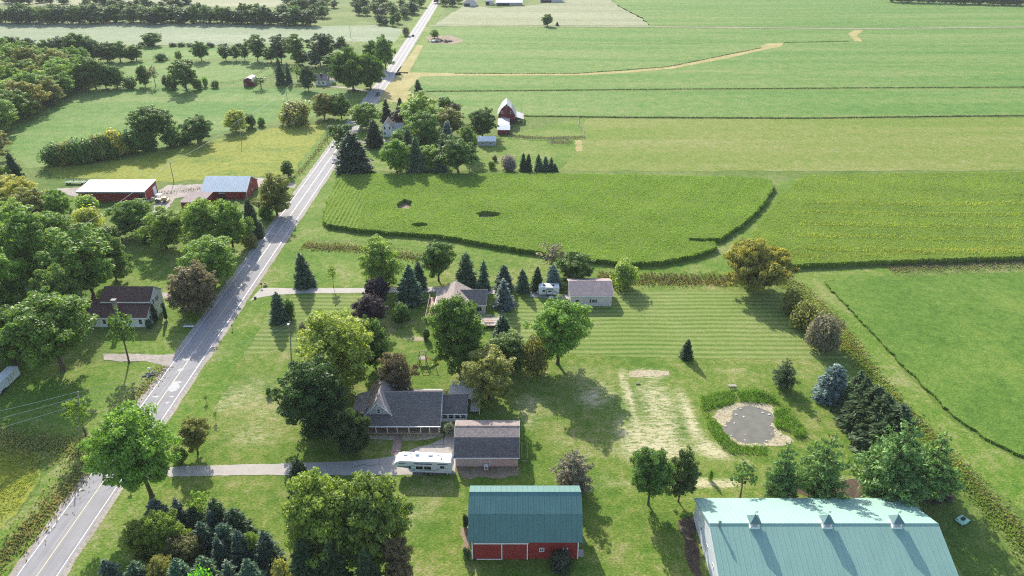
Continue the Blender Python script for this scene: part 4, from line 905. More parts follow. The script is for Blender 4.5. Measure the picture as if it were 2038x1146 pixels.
weeds('weeds', randpts([U(*p) for p in [(-120, 905), (20, 885), (75, 905), (78, 945), (30, 1015), (-60, 1100), (-200, 1120)]], 9000), .12, .45, .1, (.27, .31, .06), 'yellow goldenrod in the near left meadow')
L6 = [(660, 262), (640, 290), (610, 328), (590, 352)]
weeds('weeds', mix(L6, 3.5, 780), 0.28, 0.82, .17, (.14, .12, .06), 'brown weeds in the roadside ditch by the yellow field')
weeds('weeds', mix([(300, 386), (360, 381), (400, 375)], 5, 360), .12, .45, .2, (.1, .08, .05), 'dark weeds at the foot of the utility pole by the barns')
DL = dict(a=([(838, 182), (1050, 180.5), (1260, 178), (1500, 176.5), (1700, 175), (2100, 173), (2300, 172)], 1.8, 6000, 1.3, (.05, .08, .03), 'dark ditch growth across the soybeans, upper line'),
          b=([(1040, 231), (1250, 234), (1600, 235.5), (1850, 232), (2300, 228)], 1.8, 6500, 1.5, (.06, .07, .035), 'dark fence-row growth above the hay field'),
          c=([(905, 146.4), (1150, 146.2), (1330, 133), (1515, 95)], 1.6, 3000, 1.2, (.05, .06, .03), 'dark ditch edge along the grassy waterway'),
          d=([(1560, 84.5), (1690, 82)], 1.6, 900, 1.2, (.05, .06, .03), 'short dark ditch edge near the track'),
          e=([(905, 87), (1000, 87.5), (1100, 87), (1400, 87)], 2.5, 900, .8, (.1, .14, .05), 'faint dark seam across the upper soybeans'))
for line, wd, n, hh, col, lab in DL.values(): weeds('ditch_growth', strip_pts(line, wd, n, patchy=0), hh*.25, hh*.5, .25, tuple(c*1.3 for c in col), lab)
reed_polys = [[(80, 320), (240, 270), (500, 235), (545, 330), (500, 400), (250, 470), (200, 500), (120, 480)], [(540, 250), (800, 235), (1020, 310), (1080, 420), (980, 400), (820, 410), (600, 395)],
              [(1020, 490), (1130, 460), (1250, 560), (1350, 640), (1440, 820), (1340, 850), (1180, 745), (1020, 700)], [(170, 560), (280, 610), (380, 760), (560, 925), (920, 930), (940, 1060), (500, 1045), (370, 985), (250, 820), (160, 690)],
              [(90, 330), (190, 470), (220, 600), (150, 600), (80, 480)], [(1060, 360), (1200, 440), (1330, 560), (1260, 560), (1120, 450)]]
rp = [[U(*pz(*p)) for p in q] for q in reed_polys]
rlab = ['reeds on the upper left pond bank', 'reeds on the upper right pond bank', 'dark reed clump on the right pond bank', 'reeds along the lower left pond bank', 'green weeds at the left pond corner', 'green weeds at the right pond corner']
for q, lab, k in zip(rp, rlab, (1, 1.1, 1.2, .75, .4, .4)):
    weeds('reeds', randpts(q, int(area(q)*34)), .5*k, 1.6*k, .055, (.13, .25, .04) if k > .5 else (.2, .28, .06), lab, .35)
tuft = randpts([U(*p) for p in [(540, 945), (900, 960), (930, 1146), (330, 1146), (300, 1000)]], 0) if 0 else None
# ================================================================== BUILDINGS
random.seed(21); RNG = np.random.default_rng(21)
def part(name, mb, mat, parent, smooth=False):
    """mesh given in world coordinates, stored relative to its (unrotated) thing"""
    off = Vector((0, 0, 0)); p = parent
    while p: off += Vector(p.location); p = p.parent
    mb.v = [(x-off.x, y-off.y, z-off.z) for x, y, z in mb.v]
    return mb.build(name, mat, parent, smooth)
def shingles(name, c, axis='y', var=.1): return bands(name, c, axis, .34, .5, tuple(x*.7 for x in c), .9, var, .1, rnd=.5)
M['shingle_grey'] = shingles('grey_shingles', (.16, .143, .138)); M['shingle_tan'] = shingles('tan_shingles', (.3, .245, .22))
M['shingle_brown'] = shingles('brown_red_shingles', (.13, .075, .065)); M['shingle_mauve'] = shingles('mauve_shingles', (.34, .27, .26))
M['shingle_x'] = shingles('sunlit_shingles_side', (.36, .3, .27), 'x')  # paler than the main roof: sunlight on the gable painted into it
def metal(name, c, rough=.42, var=.06):
    m, nt, b = new_mat(name); v = worldpos(nt, (1, .25, 1)); n1, n2 = noise(nt, .5, 5, .6, v), noise(nt, 5, 3, .7, v)
    f = mth(nt, 'ADD', mth(nt, 'MULTIPLY', n1, .6), mth(nt, 'MULTIPLY', n2, .4))
    nt.links.new(ramp(nt, f, [(.3, tuple(x*(1-2*var) for x in c)), (.5, c), (.7, tuple(min(1, x*(1+2*var)) for x in c))]), b.inputs['Base Color'])
    b.inputs['Roughness'].default_value = rough; b.inputs['Specular IOR Level'].default_value = .4; return m
M['green_metal'] = metal('green_ribbed_metal', (.235, .385, .32), .65, .045); M['green_shaded'] = metal('shaded_green_ribbed_metal', (.075, .172, .163), .5, .06)  # same green metal twice; the darker copy has shade painted in
M['white_metal'] = metal('white_metal_roof', (.72, .72, .72), .5); M['galv'] = metal('pale_galvanised_roof', (.36, .355, .36), .6, .1)
M['blue_white'] = metal('bluish_white_roof', (.9, .88, .84), .5, .06); M['white_sid'] = bands('white_siding', (.8, .8, .78), 'z', .2, .2); M['white_rib'] = bands('white_ribbed_wall', (.7, .72, .74), 'y', .3, .2, (.6, .62, .65))
M['grey_sid'] = bands('grey_siding', (.4, .41, .43), 'z', .18, .25); M['tan_sid'] = bands('tan_siding', (.62, .54, .5), 'z', .18, .25)
M['pink_sid'] = bands('dusty_block_wall', (.58, .49, .45), 'z', .2, .15, rnd=.1)
M['red_sid'] = bands('red_barn_boards', (.27, .03, .025), 'x', .28, .3, (.15, .014, .012), var=.16); M['red_sidy'] = bands('red_barn_boards_side', (.2, .025, .022), 'y', .28, .3, var=.16)
M['maroon'] = bands('maroon_barn_boards', (.17, .022, .028), 'x', .25, .3, var=.14)
M['trim'] = plain('white_trim', (.74, .74, .72), .55, .06, 3); M['glass'] = plain('window_glass', (.02, .024, .03), .12, .1, 2)
M['dark'] = plain('dark_opening', (.02, .018, .016), .8); M['wood'] = bands('deck_boards', (.33, .25, .19), 'y', .3, .3, var=.14)
M['found'] = plain('concrete_block', (.3, .29, .28), .85, .12, 2); M['chimney'] = bands('chimney_brick', (.36, .28, .23), 'z', .11, .3, rnd=.4)
M['black'] = plain('black_rubber', (.02, .02, .02), .7); M['steel'] = plain('dull_steel', (.3, .3, .31), .45, .1, 2, metal=.6)
M['porch_dark'] = plain('porch_wall_dark', (.16, .12, .11), .8, .1, 2)  # darker tone for the wall sheet behind the porch posts

def window(root, face, pos, u, z, w=.9, h=1.2, bars=(1, 1), name='window', shut=None):
    """window on a wall plane: face 'S' (y=pos), 'E'/'W' (x=pos); centre u along the wall, sill height z"""
    def bx(mb, u0, u1, z0, z1, d0, d1):
        if face == 'S': mb.box(u0, u1, pos-d1, pos-d0, z0, z1)
        elif face == 'N': mb.box(u0, u1, pos+d0, pos+d1, z0, z1)
        elif face == 'E': mb.box(pos+d0, pos+d1, u0, u1, z0, z1)
        else: mb.box(pos-d1, pos-d0, u0, u1, z0, z1)
    t = .11; f = MB(); a, b = u-w/2, u+w/2
    bx(f, a-t, b+t, z-t, z, .003, .07); bx(f, a-t, b+t, z+h, z+h+t, .003, .07); bx(f, a-t, a, z, z+h, .003, .06); bx(f, b, b+t, z, z+h, .003, .06)
    for i in range(1, bars[0]+1): c = a+w*i/(bars[0]+1); bx(f, c-.03, c+.03, z, z+h, .025, .05)
    for i in range(1, bars[1]+1): c = z+h*i/(bars[1]+1); bx(f, a, b, c-.03, c+.03, .025, .045)
    o = part(name, f, M['trim'], root); g = MB(); bx(g, a, b, z, z+h, .004, .02); part('pane', g, M['glass'], o)
    if shut:
        for s in (-1, 1): q = MB(); c = u+s*(w/2+t+.22); bx(q, c-.2, c+.2, z-.08, z+h+.08, .003, .05); part('shutter', q, M[shut], root)
    return o
def gable(root, x0, x1, y0, y1, ze, zr, axis, wm, rm, over=.45, th=.16, z0=0., mid=None, rname='roof', trim=True, wname='wall', walls=True):
    """walls with gable ends and a two-slope roof; axis is the direction of the ridge"""
    if axis == 'x': a0, a1, b0, b1 = x0, x1, y0, y1
    else: a0, a1, b0, b1 = y0, y1, x0, x1
    m = (b0+b1)/2 if mid is None else mid
    if walls: part(wname, MB().prism([(b0, z0), (b1, z0), (b1, ze), (m, zr), (b0, ze)], a0, a1, axis), wm, root)
    P = (lambda a, b, z: (a, b, z)) if axis == 'x' else (lambda a, b, z: (b, a, z))
    mb = MB()
    for e in (b0, b1):
        k = (zr-ze)/(m-e); eo = e+(-over if e < m else over); zo = ze+k*(eo-e)
        mb.slab([P(a0-over, eo, zo+th), P(a1+over, eo, zo+th), P(a1+over, m, zr+th), P(a0-over, m, zr+th)], th-.004)
    r = part(rname, mb, rm, root)
    if trim:
        for a in (a0-over-.02, a1+over+.02):
            for e in (b0, b1):
                k = (zr-ze)/(m-e); eo = e+(-over if e < m else over); zo = ze+k*(eo-e); q = MB()
                s = -.035 if a < a0 else 0
                q.prism([(eo, zo-.04), (m, zr-.04), (m, zr+th+.02), (eo, zo+th+.02)], a+s, a+s+.035, axis); part('bargeboard', q, M['trim'], r)
        for e in (b0, b1):
            k = (zr-ze)/(m-e); eo = e+(-over if e < m else over); zo = ze+k*(eo-e); sg = -1 if e < m else 1; q = MB()
            q.prism([(eo+sg*.004, zo-.03), (eo+sg*.11, zo-.03), (eo+sg*.11, zo+.1), (eo+sg*.004, zo+.1)], a0-over, a1+over, axis); part('gutter', q, M['trim'], r)
    return r
def panels(roof, x0, x1, seg, pw, mat, th=.03):
    """ribbed metal roof panels, each an object, laid side by side on slope seg=(y0,z0,y1,z1)"""
    y0, z0, y1, z1 = seg; L = math.hypot(y1-y0, z1-z0); ny, nz = -(z1-z0)/L, (y1-y0)/L
    if nz < 0: ny, nz = -ny, -nz
    n = round((x1-x0)/pw); pw = (x1-x0)/n; g = .012
    prof = [(g, 0), (g, th+.02), (.07, th+.02), (.1, th), (pw*.48, th), (pw*.49, th+.012), (pw*.52, th+.012), (pw*.53, th), (pw-.1, th), (pw-.07, th+.02), (pw-g, th+.02), (pw-g, 0)]
    k = len(prof); off = Vector((0, 0, 0)); p = roof
    while p: off += Vector(p.location); p = p.parent
    vs = [(u, y+ny*(.01+w)-off.y, z+nz*(.01+w)-off.z) for y, z in ((y0, z0), (y1, z1)) for u, w in prof]
    fs = [(i, (i+1) % k, (i+1) % k+k, i+k) for i in range(k)]+[tuple(range(k)), tuple(range(2*k-1, k-1, -1))]
    me = MB().add(vs, fs).mesh('panel', mat)
    for i in range(n):
        o = link(bpy.data.objects.new('panel', me), roof); o.location = (x0+i*pw-off.x, 0, 0)
def posts(root, pts, z0, z1, r, mat, name='post'):
    for x, y in pts: part(name, MB().box(x-r, x+r, y-r, y+r, z0, z1), mat, root)
def railing(root, line, z, h, mat, name='railing'):
    """rails and balusters between points"""
    for (a, b) in zip(line[:-1], line[1:]):
        mb = MB(); A, B = Vector((a[0], a[1], z)), Vector((b[0], b[1], z)); L = (B-A).length
        mb.tube(A+Vector((0, 0, h)), B+Vector((0, 0, h)), .05, .05, 4); mb.tube(A+Vector((0, 0, .12)), B+Vector((0, 0, .12)), .04, .04, 4)
        for i in range(int(L/.3)+1): p = A.lerp(B, min(1, i*.3/L)); mb.tube(p+Vector((0, 0, .1)), p+Vector((0, 0, h)), .022, .022, 4)
        part(name, mb, mat, root)

# ------------------------------------------------ red barn with green gambrel roof
r = tag(empty('red_barn', (2.25, 90.3, 0)), 'red barn with shade-darkened green gambrel metal roof and white sliding door track', 'barn')
X0, X1, Y0, Y1 = -6.8, 11.3, 85.4, 95.2; ym = 90.3; EV, BR, RG = 5.2, 9.0, 10.7; yb = 1.75
prof = [(Y0, 0), (Y1, 0), (Y1, EV), (Y1-yb+.2, BR-.15), (ym, RG-.12), (Y0+yb-.2, BR-.15), (Y0, EV)]
part('wall', MB().prism(prof, X0, X1, 'x'), M['red_sid'], r)
rf = MB(); pts = [(Y0-.75, EV-.35), (Y0+yb-.15, BR), (ym, RG), (Y1-yb+.15, BR), (Y1+.75, EV-.35)]
for (a, b) in zip(pts[:-1], pts[1:]): rf.slab([(X0-.6, a[0], a[1]), (X1+.6, a[0], a[1]), (X1+.6, b[0], b[1]), (X0-.6, b[0], b[1])], .12)
ro = part('roof', rf, M['green_shaded'], r)
for (a, b) in zip(pts[:-1], pts[1:]): panels(ro, X0-.6, X1+.6, (a[0], a[1], b[0], b[1]), .91, M['green_shaded'])
part('ridge_cap', MB().prism([(ym-.3, RG-.12), (ym, RG+.06), (ym+.3, RG-.12), (ym, RG+.12)], X0-.6, X1+.6, 'x'), M['green_shaded'], ro)
for x in (X0, X1): part('corner_board', MB().box(x-.09, x+.09, Y0-.06, Y0-.003, 0, EV-.2), M['trim'], r)
part('door_track', MB().box(-6.5, 2.8, Y0-.34, Y0-.22, 3.95, 4.2), M['trim'], r)
for a, b in ((-6.4, -1.72), (-1.6, 2.65)):
    d = part('sliding_door', MB().box(a, b, Y0-.2, Y0-.08, .12, 3.94), M['red_sid'], r)
    part('door_trim', MB().box(b-.1, b+.06, Y0-.26, Y0-.205, .1, 3.94), M['trim'], d)
    if a < -2: part('door_trim', MB().box(a+.3, b-.1, Y0-.26, Y0-.205, .1, .24), M['trim'], d)
for u in (5.1, 9.15): window(r, 'S', Y0, u, 1.9, .62, .72)
part('step', MB().box(X1+.1, X1+1.1, Y0+.4, Y0+1.6, 0, .5), M['found'], r)

# ------------------------------------------------ big green-roofed barn
r = tag(empty('pole_barn', (51.9, 84.8, 0)), 'huge white-walled barn with light green metal roof and three cupolas', 'barn')
X0, X1, Y0, Y1, ym, EV, RG = 33.4, 71.0, 76.4, 94.6, 85.5, 4.6, 8.2
part('wall', MB().prism([(Y0, 0), (Y1, 0), (Y1, EV), (ym, RG-.12), (Y0, EV)], X0, X1, 'x'), M['white_rib'], r)
rf = MB(); k = (RG-EV)/(ym-Y0); pts = [(Y0-.5, EV-.5*k+.1), (ym, RG+.1), (Y1+.5, EV-.5*k+.1)]
for (a, b) in zip(pts[:-1], pts[1:]): rf.slab([(X0-.35, a[0], a[1]), (X1+.35, a[0], a[1]), (X1+.35, b[0], b[1]), (X0-.35, b[0], b[1])], .12)
ro = part('roof', rf, M['green_metal'], r)
for (a, b) in zip(pts[:-1], pts[1:]): panels(ro, X0-.35, X1+.35, (a[0], a[1], b[0], b[1]), .91, M['green_metal'])
part('ridge_cap', MB().prism([(ym-.32, RG+.02), (ym, RG+.2), (ym+.32, RG+.02), (ym, RG+.26)], X0-.35, X1+.35, 'x'), M['green_metal'], ro)
for u in (77.5, 81.5, 85.5, 89.5, 91.5): window(r, 'W', X0, u, 2.6, .7, .5, (0, 0))
M['verdigris'] = metal('cupola_roof_metal', (.11, .2, .2), .5)
for px in (1499, 1643, 1781):
    cx = U(px, 1043, RG)[0]; q = .72; z0, z1 = RG-.35, RG+1.05
    c = part('cupola', MB().box(cx-q, cx+q, ym-q, ym+q, z0, z1), M['trim'], r)
    part('cupola_base', MB().box(cx-q-.12, cx+q+.12, ym-q-.12, ym+q+.12, z0, z0+.5), M['trim'], c)
    mb = MB(); e = q+.28; mb.add([(cx-e, ym-e, z1), (cx+e, ym-e, z1), (cx+e, ym+e, z1), (cx-e, ym+e, z1), (cx, ym, z1+1.25)], [(0, 1, 4), (1, 2, 4), (2, 3, 4), (3, 0, 4), (3, 2, 1, 0)]); part('cupola_roof', mb, M['verdigris'], c)
    mb = MB()
    for s in (-1, 1):
        for i in range(4): mb.box(cx-q*.6, cx+q*.6, ym+s*(q+.02)-.015, ym+s*(q+.02)+.015, z0+.62+i*.18, z0+.7+i*.18)
    part('louvre', mb, M['steel'], c)
    v = MB(); v.tube((cx, ym, z1+1.2), (cx, ym, z1+2.0), .03, .02, 5); v.box(cx-.3, cx+.3, ym-.01, ym+.01, z1+1.75, z1+1.8); v.box(cx+.1, cx+.34, ym-.012, ym+.012, z1+1.68, z1+1.92); part('weathervane', v, M['black'], c)
cx = U(1430, 1043, RG)[0]; mb = MB().tube((cx, ym-.4, RG-.3), (cx, ym-.4, RG+1.0), .2, .2, 10); mb.tube((cx, ym-.4, RG+1.0), (cx, ym-.4, RG+1.3), .32, .06, 10); part('flue_pipe', mb, M['steel'], r)

# ------------------------------------------------ farmhouse
r = tag(empty('farmhouse', (-22, 123, 0)), 'grey-roofed farmhouse with long front porch and steep front gable', 'house')
X0, X1 = -31.0, -15.3; YF, YB, EV, RG = 118.0, 130.0, 2.55, 6.35; ym = 124.4; YW = 120.4      # YW: wall behind the porch
k = (RG-EV)/(ym-YF)
part('wall', MB().prism([(YW, 0), (YB, 0), (YB, 3.0), (ym, RG-.1), (YW, EV+k*(YW-YF)-.1)], -28.4, X1-.3, 'x'), M['grey_sid'], r); part('wall', MB().box(X0+.3, -28.41, YW, YB, 0, 3.2), M['grey_sid'], r)
zk = lambda y: EV+k*(y-YF)+.12
rf = MB().slab([(X0-.3, YF-.35, zk(YF-.35)), (X1+.2, YF-.35, zk(YF-.35)), (X1+.2, ym, RG+.12), (-28.45, ym, RG+.12), (-28.45, 121.2, zk(121.2)), (X0-.3, 121.2, zk(121.2))], .14).slab([(-28.45, YB+.4, 2.7), (X1+.2, YB+.4, 2.7), (X1+.2, ym, RG+.12), (-28.45, ym, RG+.12)], .14)
ro = part('roof', rf, M['shingle_grey'], r)
part('gutter', MB().box(X0-.3, X1+.2, YF-.5, YF-.36, EV-.25, EV-.06), M['trim'], ro); part('ridge_cap', MB().prism([(ym-.2, RG+.05), (ym, RG+.14), (ym+.2, RG+.05), (ym, RG+.22)], -28.4, X1+.2, 'x'), M['shingle_tan'], ro)
part('bargeboard', MB().prism([(YF-.36, EV-.3), (ym, RG-.05), (ym, RG+.15), (YF-.36, EV-.1)], X1+.204, X1+.25, 'x'), M['trim'], ro)
gx, gw, gy0, gy1 = -28.45, 3.05, 120.0, 130.6; GE, GP = 3.5, 7.0
part('front_gable_wall', MB().prism([(gx-gw, 2.6), (gx+gw, 2.6), (gx+gw, GE), (gx, GP), (gx-gw, GE)], gy0, gy1, 'y'), M['grey_sid'], r)
gm = M['shingle_x']; mb = MB()
for s in (-1, 1): mb.slab([(gx+s*(gw+.35), gy0-.35, GE-.28), (gx+s*(gw+.35), gy1+.3, GE-.28), (gx, gy1+.3, GP+.12), (gx, gy0-.35, GP+.12)], .13)
g = part('gable_roof', mb, gm, r)
for s in (-1, 1): part('bargeboard', MB().prism([(gx+s*(gw+.35), GE-.5), (gx, GP-.1), (gx, GP+.16), (gx+s*(gw+.35), GE-.24)], gy0-.41, gy0-.355, 'y'), M['trim'], g)
window(r, 'S', gy0, gx+.1, 4.05, .62, 1.1, (0, 1)); part('gable_vent', MB().box(gx-.25, gx+.25, gy0-.05, gy0-.004, 5.75, 5.95), M['trim'], r)
part('vent_pipe', MB().tube((gx+1.4, 126.5, 4.6), (gx+1.4, 126.5, 6.0), .09, .09, 8), M['trim'], r)
# lean-to on the left
lw = part('side_wing_wall', MB().box(-34.4, X0, 121.5, 128.5, 0, 2.3), M['grey_sid'], r); part('side_wing_roof', MB().slab([(-34.8, 120.8, 2.4), (-34.8, 129, 2.4), (X0+.2, 129, 3.6), (X0+.2, 120.8, 3.6)], .13), M['shingle_x'], lw)
# porch
part('porch_floor', MB().box(X0, X1-.05, YF, YW, 0, .35), M['wood'], r); part('porch_step', MB().box(-26.3, -24.6, YF-.75, YF-.004, 0, .18), M['brick_path'], r)
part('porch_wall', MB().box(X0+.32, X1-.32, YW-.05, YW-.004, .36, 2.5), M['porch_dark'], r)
posts(r, [(x, YF+.12) for x in (-30.75, -28.9, -26.5, -24.4, -21.9, -19.4, -17.5, -15.5)], .35, EV+.02, .075, M['trim'], 'porch_post')
part('porch_beam', MB().box(X0, X1-.05, YF+.02, YF+.2, EV-.1, EV+.06), M['trim'], r)
window(r, 'S', YW-.05, -29.0, .95, .9, 1.2, (0, 1)); window(r, 'S', YW-.05, -22.4, .95, .9, 1.2, (0, 1)); window(r, 'S', YW-.05, -18.6, .95, .9, 1.2, (0, 1)); part('front_door', MB().box(-25.9, -24.95, YW-.1, YW-.054, .36, 2.4), M['dark'], r)
# sunroom wing
sx0, sx1, sy0, sy1 = X1-.25, -9.9, 122.2, 128.6; part('sunroom_wall', MB().prism([(sy0, 0), (sy1, 0), (sy1, 2.45), (125.6, 4.55), (sy0, 2.45)], sx0, sx1, 'x'), M['white_sid'], r)
mb = MB()
for e in (sy0-.3, sy1+.3): mb.slab([(sx0+.5, e, 2.38), (sx1+.3, e, 2.38), (sx1+.3, 125.6, 4.72), (sx0+.5, 125.6, 4.72)], .13)
part('sunroom_roof', mb, M['shingle_grey'], r); part('sunroom_gutter', MB().box(sx0+.5, sx1+.3, sy0-.44, sy0-.31, 2.2, 2.36), M['trim'], r)
for u in (-14.6, -13.2, -11.85, -10.55): window(r, 'S', sy0, u, .95, .95, 1.2, (0, 1))
# deck behind the sunroom
dk = tag(empty('back_deck', (-10.5, 129.5, 0)), 'white-railed wooden deck behind the farmhouse sunroom', 'deck')
M['deck_pale'] = bands('pale_deck_boards', (.55, .5, .45), 'y', .3, .3); part('deck_floor', MB().box(-14.5, -7.6, 128.95, 134, .95, 1.1), M['deck_pale'], dk); part('deck_floor', MB().box(-9.3, -7.2, 124.5, 128.94, .95, 1.1), M['deck_pale'], dk)
railing(dk, [(-13.8, 134), (-9.6, 134), (-7.6, 132), (-7.2, 124.6), (-9.2, 124.5)], 1.1, 1.1, M['trim']); posts(dk, [(-13.8, 134), (-9.6, 134), (-7.6, 132), (-7.2, 124.6)], 0, 2.3, .08, M['trim'])

# ------------------------------------------------ farmhouse garage
r = tag(empty('garage', (-5.05, 113.4, 0)), 'long garage with two-pitch shingled roof beside the fifth-wheel camper', 'garage')
X0, X1, Y0, Y1 = -11.3, 1.2, 108.2, 118.6; ym = 113.5; EV, BR, RG = 2.85, 5.2, 5.95
prof = [(Y0, 0), (Y1, 0), (Y1, EV), (116.4, BR-.1), (ym, RG-.1), (110.9, BR-.1), (Y0, EV)]
part('wall', MB().prism(prof, X0, X1, 'x'), M['pink_sid'], r); pts = [(Y0-.4, EV-.2), (110.9, BR+.05), (ym, RG+.05), (116.3, BR+.05), (Y1+.4, EV-.2)]
for i, (a, b) in enumerate(zip(pts[:-1], pts[1:])):
    o = part('roof', MB().slab([(X0-.3, a[0], a[1]), (X1+.3, a[0], a[1]), (X1+.3, b[0], b[1]), (X0-.3, b[0], b[1])], .14), M['shingle_grey'] if i in (0, 3) else M['shingle_tan'], r)  # upper slopes in paler shingle: sun on them is put into the colour
part('gutter', MB().box(X0-.3, X1+.3, Y0-.55, Y0-.41, EV-.36, EV-.2), M['trim'], r); part('downspout', MB().box(-4.6, -4.48, Y0-.12, Y0-.004, .1, EV-.2), M['trim'], r)
part('ridge_vent', MB().box(X0-.3, X1+.3, ym-.14, ym+.14, RG+.0, RG+.12), M['shingle_tan'], r)
for s in (X0-.34, X1+.305):
    for (a, b) in zip(pts[:-1], pts[1:]): part('bargeboard', MB().prism([(a[0], a[1]-.18), (b[0], b[1]-.18), (b[0], b[1]+.03), (a[0], a[1]+.03)], s, s+.035, 'x'), M['trim'], r)
o = tag(part('condenser_unit', MB().box(-5.6, -4.75, Y0-1.0, Y0-.25, 0, .95), M['trim'], None), 'white air conditioner box against the garage wall', 'air conditioner')
part('fan_grille', MB().tube((-5.18, Y0-1.02, .5), (-5.18, Y0-1.0, .5), .3, .3, 14), M['steel'], o)
o = tag(empty('trellis', (2.6, 110.5, 0)), 'low wooden frame standing at the garage right end', 'trellis')
posts(o, [(2.0, 109.2), (2.0, 113.6), (3.1, 109.2), (3.1, 113.6)], 0, 1.4, .06, M['wood']); part('rail', MB().box(1.95, 2.05, 109.2, 113.6, 1.1, 1.25), M['wood'], o); part('rail', MB().box(3.05, 3.15, 109.2, 113.6, 1.1, 1.25), M['wood'], o); part('rail', MB().box(2.06, 3.04, 109.15, 109.25, .5, .65), M['wood'], o)

# ------------------------------------------------ tan garage beside the striped lawn
r = tag(empty('tan_garage', (22, 177, 0)), 'beige-sided garage with mauve shingle roof beside the striped lawn', 'garage')
gable(r, 16.3, 27.8, 172.4, 182.2, 3.5, 5.3, 'x', M['tan_sid'], M['shingle_mauve'], .35)
window(r, 'S', 172.4, 22.7, 1.2, .9, .95, (0, 1), shut='black'); part('side_door', MB().box(17.8, 18.7, 172.33, 172.396, .05, 2.05), M['dark'], r); part('door_trim', MB().box(17.7, 18.8, 172.36, 172.397, 2.06, 2.16), M['trim'], r)
part('garage_door', MB().box(16.22, 16.296, 174.5, 180, .05, 3.1), M['trim'], r)

# ------------------------------------------------ tan-roofed house
r = tag(empty('ranch_house', (-14, 171, 0)), 'house with pinkish tan roof and wooden decks half hidden by a big tree', 'house')
M['shingle_pink'] = shingles('sunlit_pink_tan_shingles', (.33, .27, .24), 'x')  # sunlit tone painted in; the wing gets the darker grey for shade
gable(r, -20.6, -10.9, 165.5, 175.4, 3.2, 6.1, 'y', M['tan_sid'], M['shingle_pink'], .4)
gable(r, -14.5, -7.3, 168.0, 176.2, 3.1, 5.3, 'x', M['tan_sid'], M['shingle_grey'], .38, wname='wing_wall', rname='wing_roof')
for x, y in ((-14.9, 170.2), (-14.2, 170.0), (-14.4, 169.0)): part('roof_vent', MB().tube((x, y, 5.0), (x, y, 6.0), .1, .1, 8), M['black'], r)
window(r, 'S', 168.0, -9.0, 1.0, 1.4, 1.3, (1, 0)); window(r, 'E', -7.3, 172, 1.0, 1.0, 1.2, (0, 1)); window(r, 'S', 165.5, -18.5, 1.0, 1.2, 1.2, (1, 0)); window(r, 'S', 165.5, -13.3, 1.0, 1.2, 1.2, (1, 0))
dk = tag(empty('side_deck', (-21.8, 170, 0)), 'reddish wooden deck along the left side of the tan-roofed house', 'deck')
M['deck_red'] = bands('stained_deck', (.3, .15, .1), 'y', .3, .3, var=.14); M['deck_pink'] = plain('weathered_wood', (.42, .34, .29), .8, .12, 2)
part('deck_floor', MB().box(-23.2, -20.7, 163.5, 176, .75, .9), M['deck_red'], dk); part('deck_side', MB().box(-23.3, -23.22, 163.5, 176, 0, 1.85), M['deck_pink'], dk)
railing(dk, [(-23.1, 163.6), (-20.8, 163.6)], .9, 1.0, M['deck_pink']); part('deck_skirt', MB().box(-23.2, -20.7, 163.4, 163.48, 0, .74), M['dark'], dk)
c = tag(empty('deck_chair', (-21.9, 168.3, .9)), 'orange-red chair on the deck of the tan-roofed house', 'chair'); M['chair'] = plain('orange_red_plastic', (.5, .1, .04), .5)
part('seat', MB().box(-22.2, -21.6, 168.0, 168.6, 1.28, 1.34), M['chair'], c); part('backrest', MB().box(-22.2, -21.6, 168.61, 168.67, 1.3, 1.95), M['chair'], c)
for x in (-22.17, -21.63):
    for y in (168.03, 168.57): part('leg', MB().box(x-.03, x+.03, y-.03, y+.03, .9, 1.28), M['chair'], c)
dk = tag(empty('back_deck', (-5.6, 163, 0)), 'pale wooden deck with railing below the tan-roofed house', 'deck')
part('deck_floor', MB().box(-8.4, -3.4, 160.6, 164.6, .8, .95), M['deck_pink'], dk); railing(dk, [(-8.4, 164.5), (-3.5, 164.5), (-3.5, 160.7), (-8.4, 160.7)], .95, .9, M['trim']); posts(dk, [(-8.3, 160.7), (-5.9, 160.7), (-3.5, 160.7), (-3.5, 164.5)], 0, 1.9, .07, M['deck_pink'])
part('bench', MB().box(-7.6, -5, 162.2, 162.8, 1.3, 1.4), M['deck_red'], dk)
part('patio_wall', MB().box(-10.3, -7.5, 164.9, 165.1, 0, 1.0), M['chimney'], dk)

# ------------------------------------------------ white house across the road
r = tag(empty('white_house', (-104, 166, 0)), 'white house with stepped dark red-brown roof across the road', 'house')
X0, X1 = -109.6, -96.7
prof = [(161.3, 0), (171.6, 0), (171.6, 6.0), (168.2, 8.5), (164.7, 6.0), (164.7, 5.45), (161.3, 3.3)]
part('wall', MB().prism(prof, X0, X1, 'x'), M['white_sid'], r)
part('lower_roof', MB().slab([(X0-6, 160.8, 3.1), (X1+.3, 160.8, 3.1), (X1+.3, 164.66, 5.55), (X0-6, 164.66, 5.55)], .14), M['shingle_brown'], r)
part('upper_roof', MB().slab([(X0-.2, 164.3, 5.95), (X1+.3, 164.3, 5.95), (X1+.3, 168.2, 8.65), (X0-.2, 168.2, 8.65)], .14).slab([(X0-.2, 172, 5.85), (X1+.3, 172, 5.85), (X1+.3, 168.2, 8.65), (X0-.2, 168.2, 8.65)], .14), M['shingle_brown'], r)
part('roof_edge', MB().prism([(164.3, 5.78), (168.2, 8.48), (172, 5.68), (172, 5.86), (168.2, 8.68), (164.3, 5.96)], X1+.304, X1+.34, 'x'), M['trim'], r)
part('roof_edge', MB().prism([(160.8, 2.94), (164.66, 5.4), (164.66, 5.58), (160.8, 3.12)], X1+.304, X1+.34, 'x'), M['trim'], r)
part('fascia', MB().box(X0, X1+.25, 164.2, 164.29, 5.7, 5.98), M['trim'], r); part('fascia', MB().box(X0-6, X1+.25, 160.68, 160.79, 2.85, 3.12), M['trim'], r)
